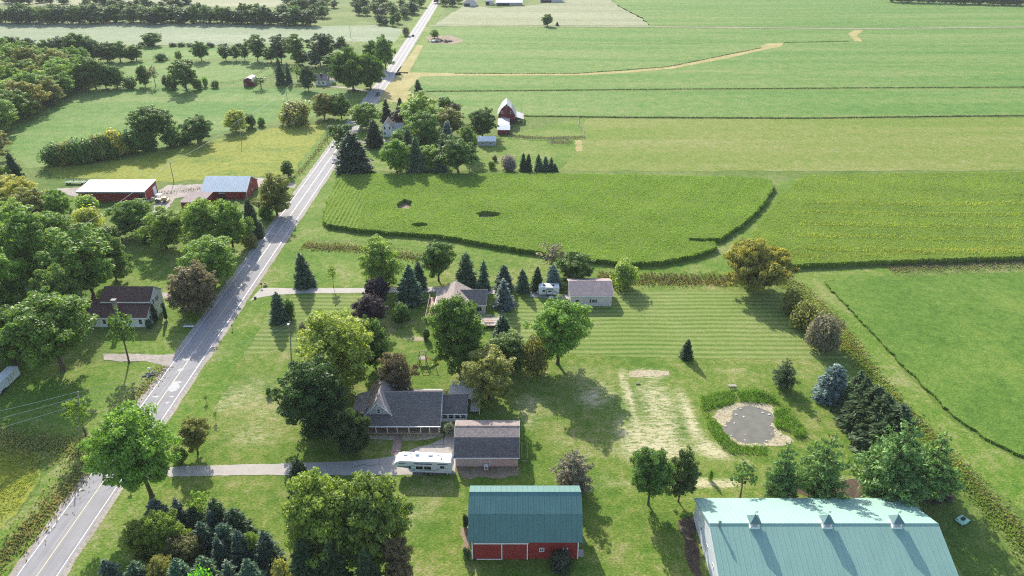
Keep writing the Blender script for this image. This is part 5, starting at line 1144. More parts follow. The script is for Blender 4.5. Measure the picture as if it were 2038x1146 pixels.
part('wing_wall', MB().prism([(161.6, 0), (170.5, 0), (170.5, 3.2), (166, 4.6), (161.6, 3.2)], X0-6, X0-.05, 'x'), M['white_sid'], r); part('wing_roof', MB().slab([(X0-6.3, 164.7, 5.5), (X0-.25, 164.7, 5.5), (X0-.25, 171, 3.2), (X0-6.3, 171, 3.2)], .14), M['shingle_brown'], r)
for u, z in ((163.0, 1.2), (166.4, 4.3), (167.9, 4.3), (168.9, 4.3), (166.6, 1.2), (169.6, 1.2)): window(r, 'E', X1, u, z, .85, 1.25, (0, 1))
for u in (-108.2, -106.6, -98.6, -111.5): window(r, 'S', 161.3 if u > X0 else 161.6, u, 1.0, .8, 1.3, (0, 1))
ch = part('chimney', MB().box(-105.6, -104.6, 162.6, 163.4, 3.8, 7.3), M['chimney'], r); part('chimney_cap', MB().box(-105.75, -104.45, 162.45, 163.55, 7.3, 7.5), M['found'], ch)

# ------------------------------------------------ red barns across the road
r = tag(empty('long_red_barn', (-150, 256, 0)), 'long low red barn with flat white metal roof', 'barn')
X0, X1, Y0, Y1 = -163.0, -137.8, 251.3, 261.0
part('wall', MB().prism([(Y0, 0), (Y1, 0), (Y1, 4.7), (Y0, 4.0)], X0, X1, 'x'), M['red_sid'], r)
ro = part('roof', MB().slab([(X0-.3, Y0-.6, 4.1), (X1+.2, Y0-.6, 4.1), (X1+.2, Y1+.4, 4.95), (X0-.3, Y1+.4, 4.95)], .12), M['white_metal'], r)
panels(ro, X0-.3, X1+.2, (Y0-.6, 4.1, Y1+.4, 4.95), .91, M['white_metal'])
part('fascia', MB().box(X0-.3, X1+.2, Y0-.7, Y0-.61, 3.55, 4.0), M['galv'], r); part('door', MB().box(X1+.004, X1+.1, 257.5, 260, .1, 3.2), M['trim'], r); part('opening', MB().box(-140.5, -138.6, Y0-.06, Y0-.004, .1, 2.6), M['dark'], r)
for y in (Y0, Y1): part('corner_board', MB().box(X1+.004, X1+.06, y-.1, y+.1, 0, 4.0), M['trim'], r)
r = tag(empty('steep_red_barn', (-109, 258, 0)), 'red barn with steep pale grey metal roof beside the road', 'barn')
gable(r, -117.4, -100.6, 253.6, 266.6, 3.1, 6.7, 'x', M['red_sid'], M['blue_white'], .35, trim=False)
ro = [c for c in r.children if c.name.startswith('roof')][0]; kk = 3.6/6.5
panels(ro, -117.75, -100.25, (253.25, 3.1-.35*kk+.16, 260.1, 6.86), .91, M['blue_white']); panels(ro, -117.75, -100.25, (266.95, 3.1-.35*kk+.16, 260.1, 6.86), .91, M['blue_white'])
for u, z in ((256.6, 1.2), (259.8, 1.2), (260.1, 4.3)): window(r, 'E', -100.6, u, z, .6, .7, (0, 0))
part('door', MB().box(-111, -109, 253.5, 253.596, .1, 2.3), M['dark'], r); part('door_trim', MB().box(-111.2, -108.8, 253.45, 253.597, 2.31, 2.5), M['trim'], r)
for x in (-117.4, -100.6): part('corner_board', MB().box(x-.1, x+.1, 253.52, 253.596, 0, 2.8), M['trim'], r)
r = tag(empty('small_red_shed', (-117, 248, 0)), 'small dark red shed with flat grey roof against the steep red barn', 'shed')
part('wall', MB().box(-121.2, -113, 243.2, 253, 0, 2.9), M['red_sid'], r); part('roof', MB().slab([(-121.5, 242.8, 3.0), (-112.8, 242.8, 3.0), (-112.8, 253.1, 3.2), (-121.5, 253.1, 3.2)], .12), M['shingle_mauve'], r); part('door', MB().box(-119, -117.4, 243.1, 243.196, .05, 2.2), M['dark'], r)

# ------------------------------------------------ distant farmstead
r = tag(empty('gambrel_barn', (-2.7, 362, 0)), 'tall maroon gambrel barn with pale roof at the distant farmstead', 'barn')
X0, X1, Y0, Y1, xm = -6.9, 1.5, 357.3, 368.5, -2.7; EV, BR, RG, xb = 4.6, 8.0, 10.3, 1.7
part('wall', MB().prism([(X0, 0), (X1, 0), (X1, EV), (X1-xb, BR-.1), (xm, RG-.1), (X0+xb, BR-.1), (X0, EV)], Y0, Y1, 'y'), M['maroon'], r)
pts = [(X0-.5, EV-.5), (X0+xb, BR), (xm, RG), (X1-xb, BR), (X1+.5, EV-.5)]; mb = MB()
for (a, b) in zip(pts[:-1], pts[1:]): mb.slab([(a[0], Y0-.4, a[1]), (a[0], Y1+.4, a[1]), (b[0], Y1+.4, b[1]), (b[0], Y0-.4, b[1])], .15)
part('roof', mb, M['galv'], r)
for (a, b) in zip(pts[:-1], pts[1:]): part('roof_edge', MB().prism([(a[0], a[1]-.3), (b[0], b[1]-.3), (b[0], b[1]+.04), (a[0], a[1]+.04)], Y0-.46, Y0-.404, 'y'), M['trim'], r)
for u, z in ((-5.0, 5.2), (-.4, 5.2), (-2.7, 8.6)): window(r, 'S', Y0, u, z, .8, .9, (0, 0))
window(r, 'S', Y0, -5.6, .3, .9, 1.5, (0, 0)); window(r, 'S', Y0, -4.3, .3, .9, 1.5, (0, 0)); part('door_frame', MB().box(-6.3, -3.2, Y0-.08, Y0-.004, 3.2, 3.4), M['trim'], r); part('opening', MB().box(-1.4, 1.2, Y0-.06, Y0-.004, 0, 1.9), M['dark'], r)
part('lean_to_roof', MB().slab([(X1+.02, Y0, 3.7), (X1+.02, Y1, 3.7), (X1+4.5, Y1, 2.3), (X1+4.5, Y0, 2.3)], .14), M['galv'], r); posts(r, [(X1+4.2, Y0+.3), (X1+4.2, Y0+5), (X1+4.2, Y1-.3)], 0, 2.3, .1, M['trim']); part('lean_to_wall', MB().box(X1+.02, X1+4, Y1-.3, Y1-.2, 0, 2.4), M['trim'], r)
r = tag(empty('barn_annex', (-4, 342, 0)), 'low shed with white roof in front of the maroon gambrel barn', 'shed')
part('wall', MB().prism([(338.2, 0), (343.5, 0), (343.5, 2.6), (340.8, 3.7), (338.2, 2.6)], -7.0, -1.2, 'x'), M['maroon'], r)
part('roof', MB().slab([(-7.3, 337.7, 2.45), (-.9, 337.7, 2.45), (-.9, 341, 3.85), (-7.3, 341, 3.85)], .12).slab([(-7.3, 344, 2.45), (-.9, 344, 2.45), (-.9, 341, 3.85), (-7.3, 341, 3.85)], .12), M['white_metal'], r)
r = tag(empty('link_shed', (-4, 349, 0)), 'grey-roofed link building between the maroon barn and its white-roofed annex', 'shed')
part('wall', MB().box(-6.8, -1.4, 344.4, 353, 0, 2.8), M['maroon'], r); part('roof', MB().slab([(-7, 344.1, 2.9), (-1.2, 344.1, 2.9), (-1.2, 353.2, 3.9), (-7, 353.2, 3.9)], .12), M['galv'], r)
r = tag(empty('poultry_shed', (-11.5, 323, 0)), 'long grey shed with striped pale roof right of the distant farm trees', 'shed')
part('wall', MB().prism([(320.2, 0), (325.5, 0), (325.5, 2.4), (322.8, 3.6), (320.2, 2.4)], -15.6, -7.6, 'x'), M['grey_sid'], r)
ro = part('roof', MB().slab([(-15.9, 319.7, 2.25), (-7.3, 319.7, 2.25), (-7.3, 322.9, 3.75), (-15.9, 322.9, 3.75)], .12).slab([(-15.9, 326, 2.25), (-7.3, 326, 2.25), (-7.3, 322.9, 3.75), (-15.9, 322.9, 3.75)], .12), M['galv'], r)
panels(ro, -15.9, -7.3, (319.7, 2.25, 322.9, 3.75), .91, M['white_metal'])
for u in (-13.4, -9.8): window(r, 'S', 320.2, u, .8, .7, .8, (0, 0))
r = tag(empty('far_farmhouse', (-59, 337, 0)), 'two-storey white farmhouse with steep gable among the distant farm trees', 'house')
gable(r, -61.9, -57.4, 334.7, 341, 5.0, 7.9, 'y', M['white_sid'], M['shingle_tan'], .35, trim=False); gable(r, -57.35, -52.5, 336.5, 342, 3.6, 5.4, 'x', M['white_sid'], M['galv'], .3, trim=False, wname='wing_wall', rname='wing_roof')
for u, z in ((-60.9, 1.0), (-60.9, 3.6), (-58.5, 3.6)): window(r, 'S', 334.7, u, z, .7, 1.2, (0, 0))
window(r, 'S', 336.5, -55, 1.2, 1.2, 1.0, (0, 0))
r = tag(empty('cottage', (-117, 445, 0)), 'small white cottage under the great willow', 'house')
gable(r, -120.4, -113.6, 442, 449.5, 3.4, 5.8, 'x', M['white_sid'], M['shingle_tan'], .5, trim=False); window(r, 'S', 442, -118.2, 1, .9, 1.1, (0, 0)); window(r, 'S', 442, -115.6, 1, .9, 1.1, (0, 0)); part('chimney', MB().box(-117.2, -116.2, 443.6, 444.6, 4, 6.8), M['dark'], r)
part('garage_wing', MB().box(-113.55, -109.5, 444, 449, 0, 2.6), M['white_sid'], r); part('garage_roof', MB().slab([(-113.5, 443.6, 2.7), (-109.2, 443.6, 2.7), (-109.2, 449.4, 3.4), (-113.5, 449.4, 3.4)], .12), M['shingle_tan'], r)
r = tag(empty('little_red_shed', (-160, 444, 0)), 'little red shed with rounded pale roof in the far paddock', 'shed')
pr = [(-163.4, 0), (-157.2, 0), (-157.2, 2.6), (-158.3, 4.4), (-160.3, 5.2), (-162.3, 4.4), (-163.4, 2.6)]; part('wall', MB().prism(pr, 439.4, 448, 'y'), M['maroon'], r); mb = MB()
for a, b in zip(pr[2:-1], pr[3:]): mb.slab([(a[0], 439, a[1]+.12), (a[0], 448.3, a[1]+.12), (b[0], 448.3, b[1]+.12), (b[0], 439, b[1]+.12)], .1)
part('roof', mb, M['galv'], r); part('door', MB().box(-161.2, -159.4, 439.3, 439.396, 0, 2.2), M['dark'], r); window(r, 'S', 439.4, -162.4, .8, .6, .7, (0, 0))
# farm at the top of the picture
def far_shed(name, x0, x1, y0, y1, ze, zr, wm, rm, lab, cat='shed', axis='x'):
    q = tag(empty(name, ((x0+x1)/2, (y0+y1)/2, 0)), lab, cat); gable(q, x0, x1, y0, y1, ze, zr, axis, wm, rm, .4, trim=False); part('opening', MB().box(x0+1, x0+(x1-x0)*.5, y0-.1, y0-.004, 0, ze*.75), M['dark'], q); return q
far_shed('far_house', -52, -38, 812, 824, 3.5, 8.5, M['tan_sid'], M['shingle_mauve'], 'tan gabled house at the top beside the far trees', 'house', 'y')
far_shed('far_shed', -29, -20, 822, 832, 4, 6.5, M['tan_sid'], M['galv'], 'small tan outbuilding between the top house and the long sheds')
far_shed('far_shed', -17, 11, 815, 826, 3.2, 5.2, M['found'], M['white_metal'], 'long white-roofed shed at the top farm')
far_shed('far_shed', -9, 6, 834, 846, 4.5, 7, M['tan_sid'], M['white_metal'], 'brownish shed behind the long white-roofed one')
far_shed('far_shed', 31, 56, 843, 855, 3.2, 5.4, M['grey_sid'], M['white_metal'], 'separate long shed at the very top edge')
# ================================================================== OBJECTS
random.seed(33); RNG = np.random.default_rng(33)
M['rv_white'] = plain('camper_white', (.74, .75, .75), .35, .04, 1.5); M['rv_side'] = plain('camper_side', (.7, .74, .77), .35, .04, 1.5)
M['teal'] = plain('teal_stripe', (.05, .17, .18), .4); M['rv_black'] = plain('black_stripe', (.025, .025, .03), .4); M['tyre'] = plain('tyre', (.025, .025, .025), .8)
M['yellow'] = plain('yellow_plastic', (.75, .48, .03), .4); M['darkgreen'] = plain('dark_green_paint', (.03, .13, .06), .5); M['mint'] = plain('pale_mint_paint', (.35, .6, .42), .4)
M['pole_wood'] = plain('weathered_pole', (.27, .24, .2), .85, .15, 3); M['wire'] = plain('bright_wire', (.62, .62, .58), .35); M['orange'] = plain('orange_sign', (.7, .16, .03), .5); M['tan_paint'] = plain('tan_machine_paint', (.55, .43, .2), .5); M['rust'] = plain('rusty_iron', (.16, .08, .05), .8, .2, 3)
M['red_paint'] = plain('red_paint', (.4, .05, .04), .4)
def local(name, mb, mat, parent, smooth=False): return mb.build(name, mat, parent, smooth)
def wheel(parent, x, y, z, r, w=.22, axis='y', name='wheel'):
    a = Vector((0, w/2, 0)) if axis == 'y' else Vector((w/2, 0, 0)); c = Vector((x, y, z))
    o = local(name, MB().tube(c-a, c+a, r, r, 16), M['tyre'], parent, False); local('rim', MB().tube(c-a*1.04, c+a*1.04, r*.55, r*.55, 12), M['steel'], o); return o
# ---- fifth-wheel camper: length along local x, front (overhang) at x=0, visible side at y=0
r = tag(empty('fifth_wheel_camper', (-23.2, 105.9, .07), math.radians(-2.2)), 'long white fifth-wheel camper parked beside the garage', 'camper')
L, D, H0, H1 = 11.4, 2.55, .75, 3.45
body = [(0.5, 2.0), (2.7, 1.75), (3.0, .95), (3.2, .75), (L-.35, .7), (L-.05, .95), (L, 3.1), (L-.25, H1), (1.4, H1+.12), (.55, H1-.15), (.05, 2.75), (.1, 2.25)]
local('body', MB().prism(body, 0, D, 'y'), [M['rv_side']], r)
local('roof', MB().slab([(.5, -.03, H1-.12), (1.4, -.03, H1+.17), (1.4, D+.03, H1+.17), (.5, D+.03, H1-.12)], .06).slab([(1.4, -.03, H1+.17), (L-.2, -.03, H1+.05), (L-.2, D+.03, H1+.05), (1.4, D+.03, H1+.17)], .06), M['rv_white'], r)
for x, y, w_, d_, h_ in ((1.7, 1.6, .75, .6, .25), (4.0, 1.7, .7, .9, .34), (6.6, 1.6, .8, .6, .25)): local('roof_unit', MB().box(x, x+w_, y, y+d_, H1+.05, H1+.1+h_), M['rv_white'], r)
for x, y in ((3.2, .9), (2.9, 2.1), (8.4, 1.8), (9.2, .8)): local('roof_vent', MB().box(x, x+.22, y, y+.22, H1+.05, H1+.2), M['black'], r)
local('awning', MB().tube((4.0, -.14, 3.05), (7.6, -.14, 3.0), .07, .07, 8), M['rv_black'], r); local('awning', MB().tube((1.0, -.12, 2.95), (2.3, -.12, 2.95), .06, .06, 8), M['rv_black'], r); local('awning', MB().tube((8.6, -.12, 3.0), (10.6, -.12, 3.0), .06, .06, 8), M['rv_black'], r)
s = local('slide_out', MB().box(4.2, 7.5, -.18, -.002, .95, 2.85), M['rv_side'], r)
for x0, x1 in ((4.35, 5.75), (5.95, 7.35)): local('window', MB().box(x0, x1, -.22, -.184, 1.7, 2.45), M['glass'], r)
local('window', MB().box(9.1, 9.9, -.04, -.004, 1.95, 2.45), M['glass'], r); local('window', MB().box(2.9, 3.3, -.03, -.004, 1.7, 2.2), M['glass'], r)
for pts in ([(.6, 2.15), (2.2, 2.0), (3.9, 2.35), (3.9, 2.5), (2.2, 2.2), (.6, 2.3)], [(1.6, 1.95), (4.15, 1.35), (4.15, 1.5), (2.2, 2.05)], [(3.4, 1.1), (4.15, 1.25), (4.15, 1.35), (3.4, 1.2)], [(7.6, 1.2), (9.2, 1.75), (10.9, 1.8), (10.9, 1.9), (9.1, 1.85), (7.6, 1.35)]):
    local('stripe', MB().prism(pts, -.012, -.003, 'y'), M['teal'], r)
local('stripe', MB().prism([(4.3, 1.1), (7.4, 1.45), (7.4, 1.58), (4.3, 1.22)], -.192, -.183, 'y'), M['teal'], r)
for x in (6.2, 7.2):
    for y in (.1, D-.1): wheel(r, x, y, .4, .4)
local('chassis', MB().box(3.2, L-.4, .3, D-.3, .45, .72), M['black'], r)
for x in (3.5, 10.4): local('jack', MB().box(x-.06, x+.06, .2, .32, 0, .72), M['trim'], r)
local('hitch', MB().box(1.2, 1.6, 1.1, 1.5, 1.1, 1.95), M['black'], r); local('ladder', MB().tube((L+.06, 1.9, .9), (L+.06, 1.9, 3.4), .03).tube((L+.06, 2.3, .9), (L+.06, 2.3, 3.4), .03), M['steel'], r)
# ---- travel trailer on its pad
r = tag(empty('travel_trailer', (7.6, 177.9, .07)), 'small white travel trailer with black trim on the concrete pad', 'camper')
L, D = 5.9, 2.4; local('body', MB().prism([(.15, .6), (L, .6), (L, 2.8), (.5, 2.95), (.05, 2.5), (0, 1.4)], 0, D, 'y'), M['rv_white'], r)
local('roof', MB().slab([(.5, -.02, 3.02), (L+.02, -.02, 2.88), (L+.02, D+.02, 2.88), (.5, D+.02, 3.02)], .05), M['rv_white'], r); local('roof_unit', MB().box(1.3, 2.0, .8, 1.5, 2.97, 3.22), M['black'], r); local('roof_unit', MB().box(3.8, 4.5, .9, 1.5, 2.93, 3.15), M['black'], r)
local('slide_out', MB().box(2.3, 4.1, -.25, -.002, .8, 2.5), M['rv_black'], r); local('slide_panel', MB().box(2.42, 3.98, -.29, -.253, .92, 2.38), M['rv_white'], r); local('window', MB().box(2.7, 3.7, -.32, -.292, 1.55, 2.1), M['glass'], r); local('window', MB().box(1.1, 1.9, -.04, -.004, 1.5, 2.1), M['glass'], r)
for a in (.75, 1.15): local('stripe', MB().prism([(4.25, a+.7), (5.8, a), (5.8, a+.12), (4.25, a+.85)], -.012, -.003, 'y'), M['rv_black'], r)
local('stripe', MB().box(.1, 2.25, -.012, -.003, .72, .84), M['rv_black'], r); local('step_box', MB().box(3.0, 4.1, -1.0, -.45, 0, .35), M['trim'], r)
for x in (3.0, 3.75):
    for y in (.1, D-.1): wheel(r, x, y, .33, .33)
local('hitch', MB().box(-.9, .1, 1.1, 1.3, .45, .55), M['black'], r); local('propane_tank', MB().tube((-.3, 1.2, .55), (-.3, 1.2, 1.1), .18, .15, 10), M['trim'], r)
# ---- enclosed cargo trailer at the left edge
r = tag(empty('cargo_trailer', (-118.6, 133.5, 0)), 'white enclosed cargo trailer under the broad tree at the left edge', 'trailer')
local('body', MB().prism([(-6, .55), (5.7, .55), (5.7, 2.6), (5.2, 2.72), (-6, 2.72)], -1.25, 1.25, 'x') if 0 else MB().box(-1.25, 1.25, -6, 5.7, .55, 2.65), M['rv_white'], r); local('roof', MB().slab([(-1.25, -6, 2.72), (1.25, -6, 2.72), (1.25, 5.75, 2.72), (-1.25, 5.75, 2.72)], .06), M['white_metal'], r)
local('side_door', MB().box(1.253, 1.29, 1.6, 2.5, .75, 2.45), M['rv_white'], r)
for y in (1.55, 2.53): local('door_seam', MB().box(1.253, 1.3, y, y+.04, .7, 2.5), M['rv_black'], r)
local('corner_trim', MB().box(1.2, 1.3, 5.66, 5.74, .55, 2.66), M['steel'], r)
for y in (-1.2, -.3): wheel(r, 1.1, y, .36, .36, axis='x'); wheel(r, -1.1, y, .36, .36, axis='x')
local('fender', MB().prism([(-1.75, .55), (-1.55, .85), (.05, .85), (.25, .55)], 1.253, 1.42, 'x'), M['rv_black'], r)
# ---- utility poles and wires
def pole(px, py, top, leanx, label, arm=True, armdir=0.):
    x, y = U(px, py); h = ZAT(top, y); r = tag(empty('utility_pole', (x, y, 0)), label, 'utility pole')
    local('pole_shaft', MB().tube((0, 0, -.2), (leanx, 0, h), .17, .12, 8), M['pole_wood'], r)
    if arm:
        c, s = math.cos(armdir), math.sin(armdir); local('crossarm', MB().tube((leanx-1.2*c, -1.2*s, h-.5), (leanx+1.2*c, 1.2*s, h-.5), .07, .07, 4), M['pole_wood'], r)
        for t in (-1.1, 0, 1.1): local('insulator', MB().tube((leanx+t*c, t*s, h-.45), (leanx+t*c, t*s, h-.2 if t else h+.15), .05, .04, 6), M['trim'], r)
    return Vector((x+leanx, y, h))
p1 = pole(346, 362, 322, .3, 'utility pole with crossarm behind the two red barns'); p2 = pole(481, 281, 239, .2, 'utility pole beside the yellowish round tree'); p3 = pole(572, 200, 176, .1, 'thin utility pole in the green field left of the cottage'); p4 = pole(698, 74, 48, 0, 'farthest utility pole in the pale field')
p5 = pole(158, 872, 779, 3.3, 'leaning utility pole beside the loose-leaved roadside tree', False); p6 = pole(580, 731, 639, 1.6, 'tall utility pole on the lawn behind the dark maple', False); p7 = pole(652, 282, 245, .4, 'utility pole on the verge by the yellow field', False)
xx, yy = U(150, 520); p0 = Vector((xx, yy, 9.5)); xx, yy = U(0, 780)
r = local('transformer', MB().tube((p6.x-p6.x+0, 0, 0), (0, 0, .9), .25, .25, 10), M['steel'], None); r.location = (p6.x-.45, p6.y-.1, p6.z-1.6); tag(r, 'grey transformer can on the tall lawn pole', 'transformer')
def wire(a, b, sag, label, r=.022):
    n = 18; pts = [a.lerp(b, i/n)-Vector((0, 0, sag*4*(i/n)*(1-i/n))) for i in range(n+1)]; mid = a.lerp(b, .5)
    o = MB(); o.path([p-mid for p in pts], r, 4); ob = o.build('power_line', M['wire']); ob.location = mid; return tag(ob, label, 'wire', 'overhead wires')
wire(p0, p1, 1.6, 'bright wire running from the left trees over the long red barn', .05); wire(p1, p2, 1.4, 'bright wire between the barn pole and the yellowish-tree pole', .05); wire(p2, p3, 1.5, 'bright wire over the green field to the thin pole', .05); wire(p3, p4, 3, 'bright wire over the windbreak to the farthest pole', .05)
xl_, yl_ = U(-60, 845)
for i, (dz, lab) in enumerate(((0, 'topmost of the three wires left of the leaning pole'), (-1.2, 'middle of the three wires left of the leaning pole'), (-2.9, 'lowest and brightest of the three wires left of the leaning pole'))):
    wire(p5+Vector((0, 0, dz)), Vector((-118-i, 108-i*2.5, 9.6+dz)), .5, lab, .03)
for i, (dz, lab) in enumerate(((-.1, 'topmost wire crossing the road from the leaning pole'), (-1.2, 'middle wire crossing the road from the leaning pole'), (-2.9, 'lowest wire crossing the road from the leaning pole'))): wire(p5+Vector((0, 0, dz)), p6+Vector((0, 0, dz*.6)), 1.6, lab, .02)
# ---- mailboxes, signs, yard pieces
def mailbox(px, py, label, mat):
    x, y = U(px, py); r = tag(empty('mailbox', (x, y, 0)), label, 'mailbox'); local('post', MB().box(-.06, .06, -.06, .06, -.05, 1.1), M['pole_wood'], r)
    b = MB(); n = 8; pr = [(-.2, 1.1), (.2, 1.1)]+[(.2*math.cos(t), 1.3+.2*math.sin(t)) for t in np.linspace(0, math.pi, n)]; b.prism(pr, -.35, .35, 'x'); local('box', b, mat, r); local('flag', MB().box(.1, .14, -.24, -.21, 1.2, 1.5), M['red_paint'], r); return r
mailbox(521, 572, 'dark mailbox where the white driveway meets the road', M['black']); mailbox(299, 742, 'pale mailbox at the gravel drive mouth', M['trim']); mailbox(262, 975, 'dark mailbox in the ditch by the near driveway', M['black'])
x, y = U(521, 570); r = tag(empty('barrel_planter', (x+.9, y+.5, 0)), 'tan round planter beside the dark roadside mailbox', 'planter'); local('tub', MB().tube((0, 0, 0), (0, 0, .7), .5, .62, 14), M['tan_paint'], r); local('soil', MB().tube((0, 0, .7), (0, 0, .71), .56, .56, 14), M['mulch'], r)
x, y = U(508, 594); tag(MB().box(-.3, .3, -.25, .25, 0, .6).build('culvert_marker', M['black']), 'small dark block at the lower corner of the white driveway', 'marker').location = (x, y, 0)
x, y = U(296, 744); r = tag(empty('log_pile', (x+.6, y-.5, 0)), 'weathered logs lying round the pale mailbox', 'logs')
for i, (a, b) in enumerate((((-1.6, -.6, .2), (1.8, .2, .2)), ((-1.3, .5, .22), (1.2, .9, .22)), ((-.2, -1.4, .2), (.2, 1.2, .45)))): local('log', MB().tube(a, b, .19, .17, 8), M['pole_wood'], r)
def sign(px, py, label, mat, w_=.7, h_=.7, z=1.3):
    x, y = U(px, py); r = tag(empty('road_sign', (x, y, 0)), label, 'sign'); local('post', MB().box(-.04, .04, -.03, .03, -.05, z+h_), M['steel'], r); c = z+h_/2
    local('sign_plate', MB().prism([(0, c-h_*.7), (w_*.7, c), (0, c+h_*.7), (-w_*.7, c)], -.06, -.035, 'y'), mat, r); return r
sign(206, 868, 'orange diamond sign on a post by the near road', M['orange']); sign(463, 655, 'dark backed road sign on the verge beside the road', M['steel'], .5, .6, .9)
x, y = U(376, 652); r = tag(empty('garden_bench', (x, y, 0)), 'white garden bench in the shade of the brown-leaved tree', 'bench')
local('seat', MB().box(-1.35, 1.35, -.35, .35, .42, .5), M['trim'], r); local('backrest', MB().box(-1.2, 1.2, .36, .42, .55, .62).box(-1.2, 1.2, .36, .42, .95, 1.05), M['pole_wood'], r)
for a in (-1.2, 1.2):
    for b in (-.28, .28): local('leg', MB().box(a-.05, a+.05, b-.05, b+.05, 0, .42), M['pole_wood'], r)
    local('arm_post', MB().box(a-.04, a+.04, .36, .43, .42, 1.2), M['pole_wood'], r)
# play set
x, y = U(842, 722); r = tag(empty('play_set', (x, y, 0)), 'wooden play set with yellow slide on the yard', 'play set')
for a, b in ((-.8, -.7), (.8, -.7), (-.8, .7), (.8, .7)): local('post', MB().box(a-.08, a+.08, b-.08, b+.08, 0, 3.0), M['pole_wood'], r)
local('platform', MB().box(-.9, .9, -.8, .8, 1.4, 1.52), M['pole_wood'], r); local('roof_beam', MB().box(-.9, .9, -.78, -.62, 2.9, 3.05), M['pole_wood'], r); local('roof_beam', MB().box(-.9, .9, .62, .78, 2.9, 3.05), M['pole_wood'], r)
local('ladder', MB().tube((-1.5, -.3, 0), (-.9, -.3, 1.4), .05).tube((-1.5, .3, 0), (-.9, .3, 1.4), .05).tube((-1.3, -.3, .5), (-1.3, .3, .5), .04).tube((-1.1, -.3, .95), (-1.1, .3, .95), .04), M['pole_wood'], r)
sl = MB(); prev = None
for i in range(9):
    t = i/8; px_ = .9+2.9*t; pz_ = 1.55*(1-t)**1.25+.18; cur = [(px_, -.36-.2*t, pz_+.22), (px_, -.3-.2*t, pz_), (px_, .3-.2*t, pz_), (px_, .36-.2*t, pz_+.22)]
    if prev:
        for j in range(3): sl.quad(prev[j], prev[j+1], cur[j+1], cur[j])
    prev = cur
o = local('slide', sl, M['yellow'], r); sm = o.modifiers.new('thick', 'SOLIDIFY'); sm.thickness = .05
local('swing_beam', MB().tube((.8, -.7, 2.5), (3.2, -1.9, 2.3), .07), M['darkgreen'], r); local('swing_leg', MB().tube((3.2, -1.9, 2.3), (3.5, -2.5, 0), .07).tube((3.2, -1.9, 2.3), (2.7, -1.3, 0), .07), M['darkgreen'], r)
for t in (.4, .7):
    cx, cy = .8+2.4*t, -.7-1.2*t; local('swing', MB().tube((cx-.2, cy, 2.4), (cx-.2, cy, .6), .015, .015, 4).tube((cx+.2, cy, 2.4), (cx+.2, cy, .6), .015, .015, 4).box(cx-.25, cx+.25, cy-.1, cy+.1, .55, .6), M['darkgreen'], r)
# picnic table by the pond, mower, tyre heap
x, y = U(1457, 772); r = tag(empty('picnic_table', (x, y, 0)), 'small dark picnic table above the pond', 'table'); local('tabletop', MB().box(-.9, .9, -.38, .38, .72, .78), M['pole_wood'], r)
for s in (-1, 1): local('bench_seat', MB().box(-.9, .9, s*.75-.13, s*.75+.13, .42, .47), M['pole_wood'], r); local('leg', MB().tube((s*.65, -.75, 0), (s*.65, .3, .72), .05).tube((s*.65, .75, 0), (s*.65, -.3, .72), .05), M['pole_wood'], r)
x, y = U(1915, 1038); r = tag(empty('mower_deck', (x, y, 0), .5), 'pale green mower trailer in the barn shadow at the right', 'mower'); local('deck', MB().prism([(-1.1, .2), (1.0, .2), (1.2, .35), (.9, .6), (-.9, .6), (-1.2, .35)], -.8, .8, 'y'), M['mint'], r)
local('engine', MB().box(-.35, .35, -.25, .3, .6, .95), M['black'], r); local('handle', MB().tube((-.9, .3, .5), (-1.5, .5, 1.1), .05), M['black'], r)
for a, b in ((-.9, -.85), (.9, -.85), (-.9, .85), (.9, .85)): wheel(r, a, b, .25, .25, .16)
for i, (px, py, rr) in enumerate([(1861, 985, .75), (1872, 992, .6), (1885, 996, .65), (1866, 1000, .55)]):
    x, y = U(px, py); b = MB(); n, m_ = 16, 8
    for a in range(n):
        for c in range(m_):
            f = lambda A, Cc: ((rr+.2*math.cos(Cc))*math.cos(A), (rr+.2*math.cos(Cc))*math.sin(A), .2+.2*math.sin(Cc)); A0, A1, C0, C1 = 2*math.pi*a/n, 2*math.pi*(a+1)/n, 2*math.pi*c/m_, 2*math.pi*(c+1)/m_
            b.quad(f(A0, C0), f(A1, C0), f(A1, C1), f(A0, C1))
    o = b.build('old_tyre', M['tyre']); o.location = (x, y, .02+.1*i); tag(o, ['big old tyre farthest up the heap beyond the pines', 'smaller old tyre in the middle of the heap beyond the pines', 'old tyre at the lane side of the heap beyond the pines', 'small old tyre nearest the green roof in the heap'][i], 'tyre', 'old tyres beyond the pines')
x, y = U(1270, 765); o = MB().tube((-.5, 0, .15), (.5, .1, .15), .2, .16, 8).build('log', M['pole_wood']); o.location = (x, y, 0); tag(o, 'short log on the dry lawn below the dirt patch', 'log')
x, y = U(537, 782); o = MB().tube((0, 0, 0), (0, 0, 1.5), .04, .04, 6).build('stake', M['trim']); o.location = (x+.25, y, 0); tag(o, 'white stake beside the lone seedling bush', 'stake')
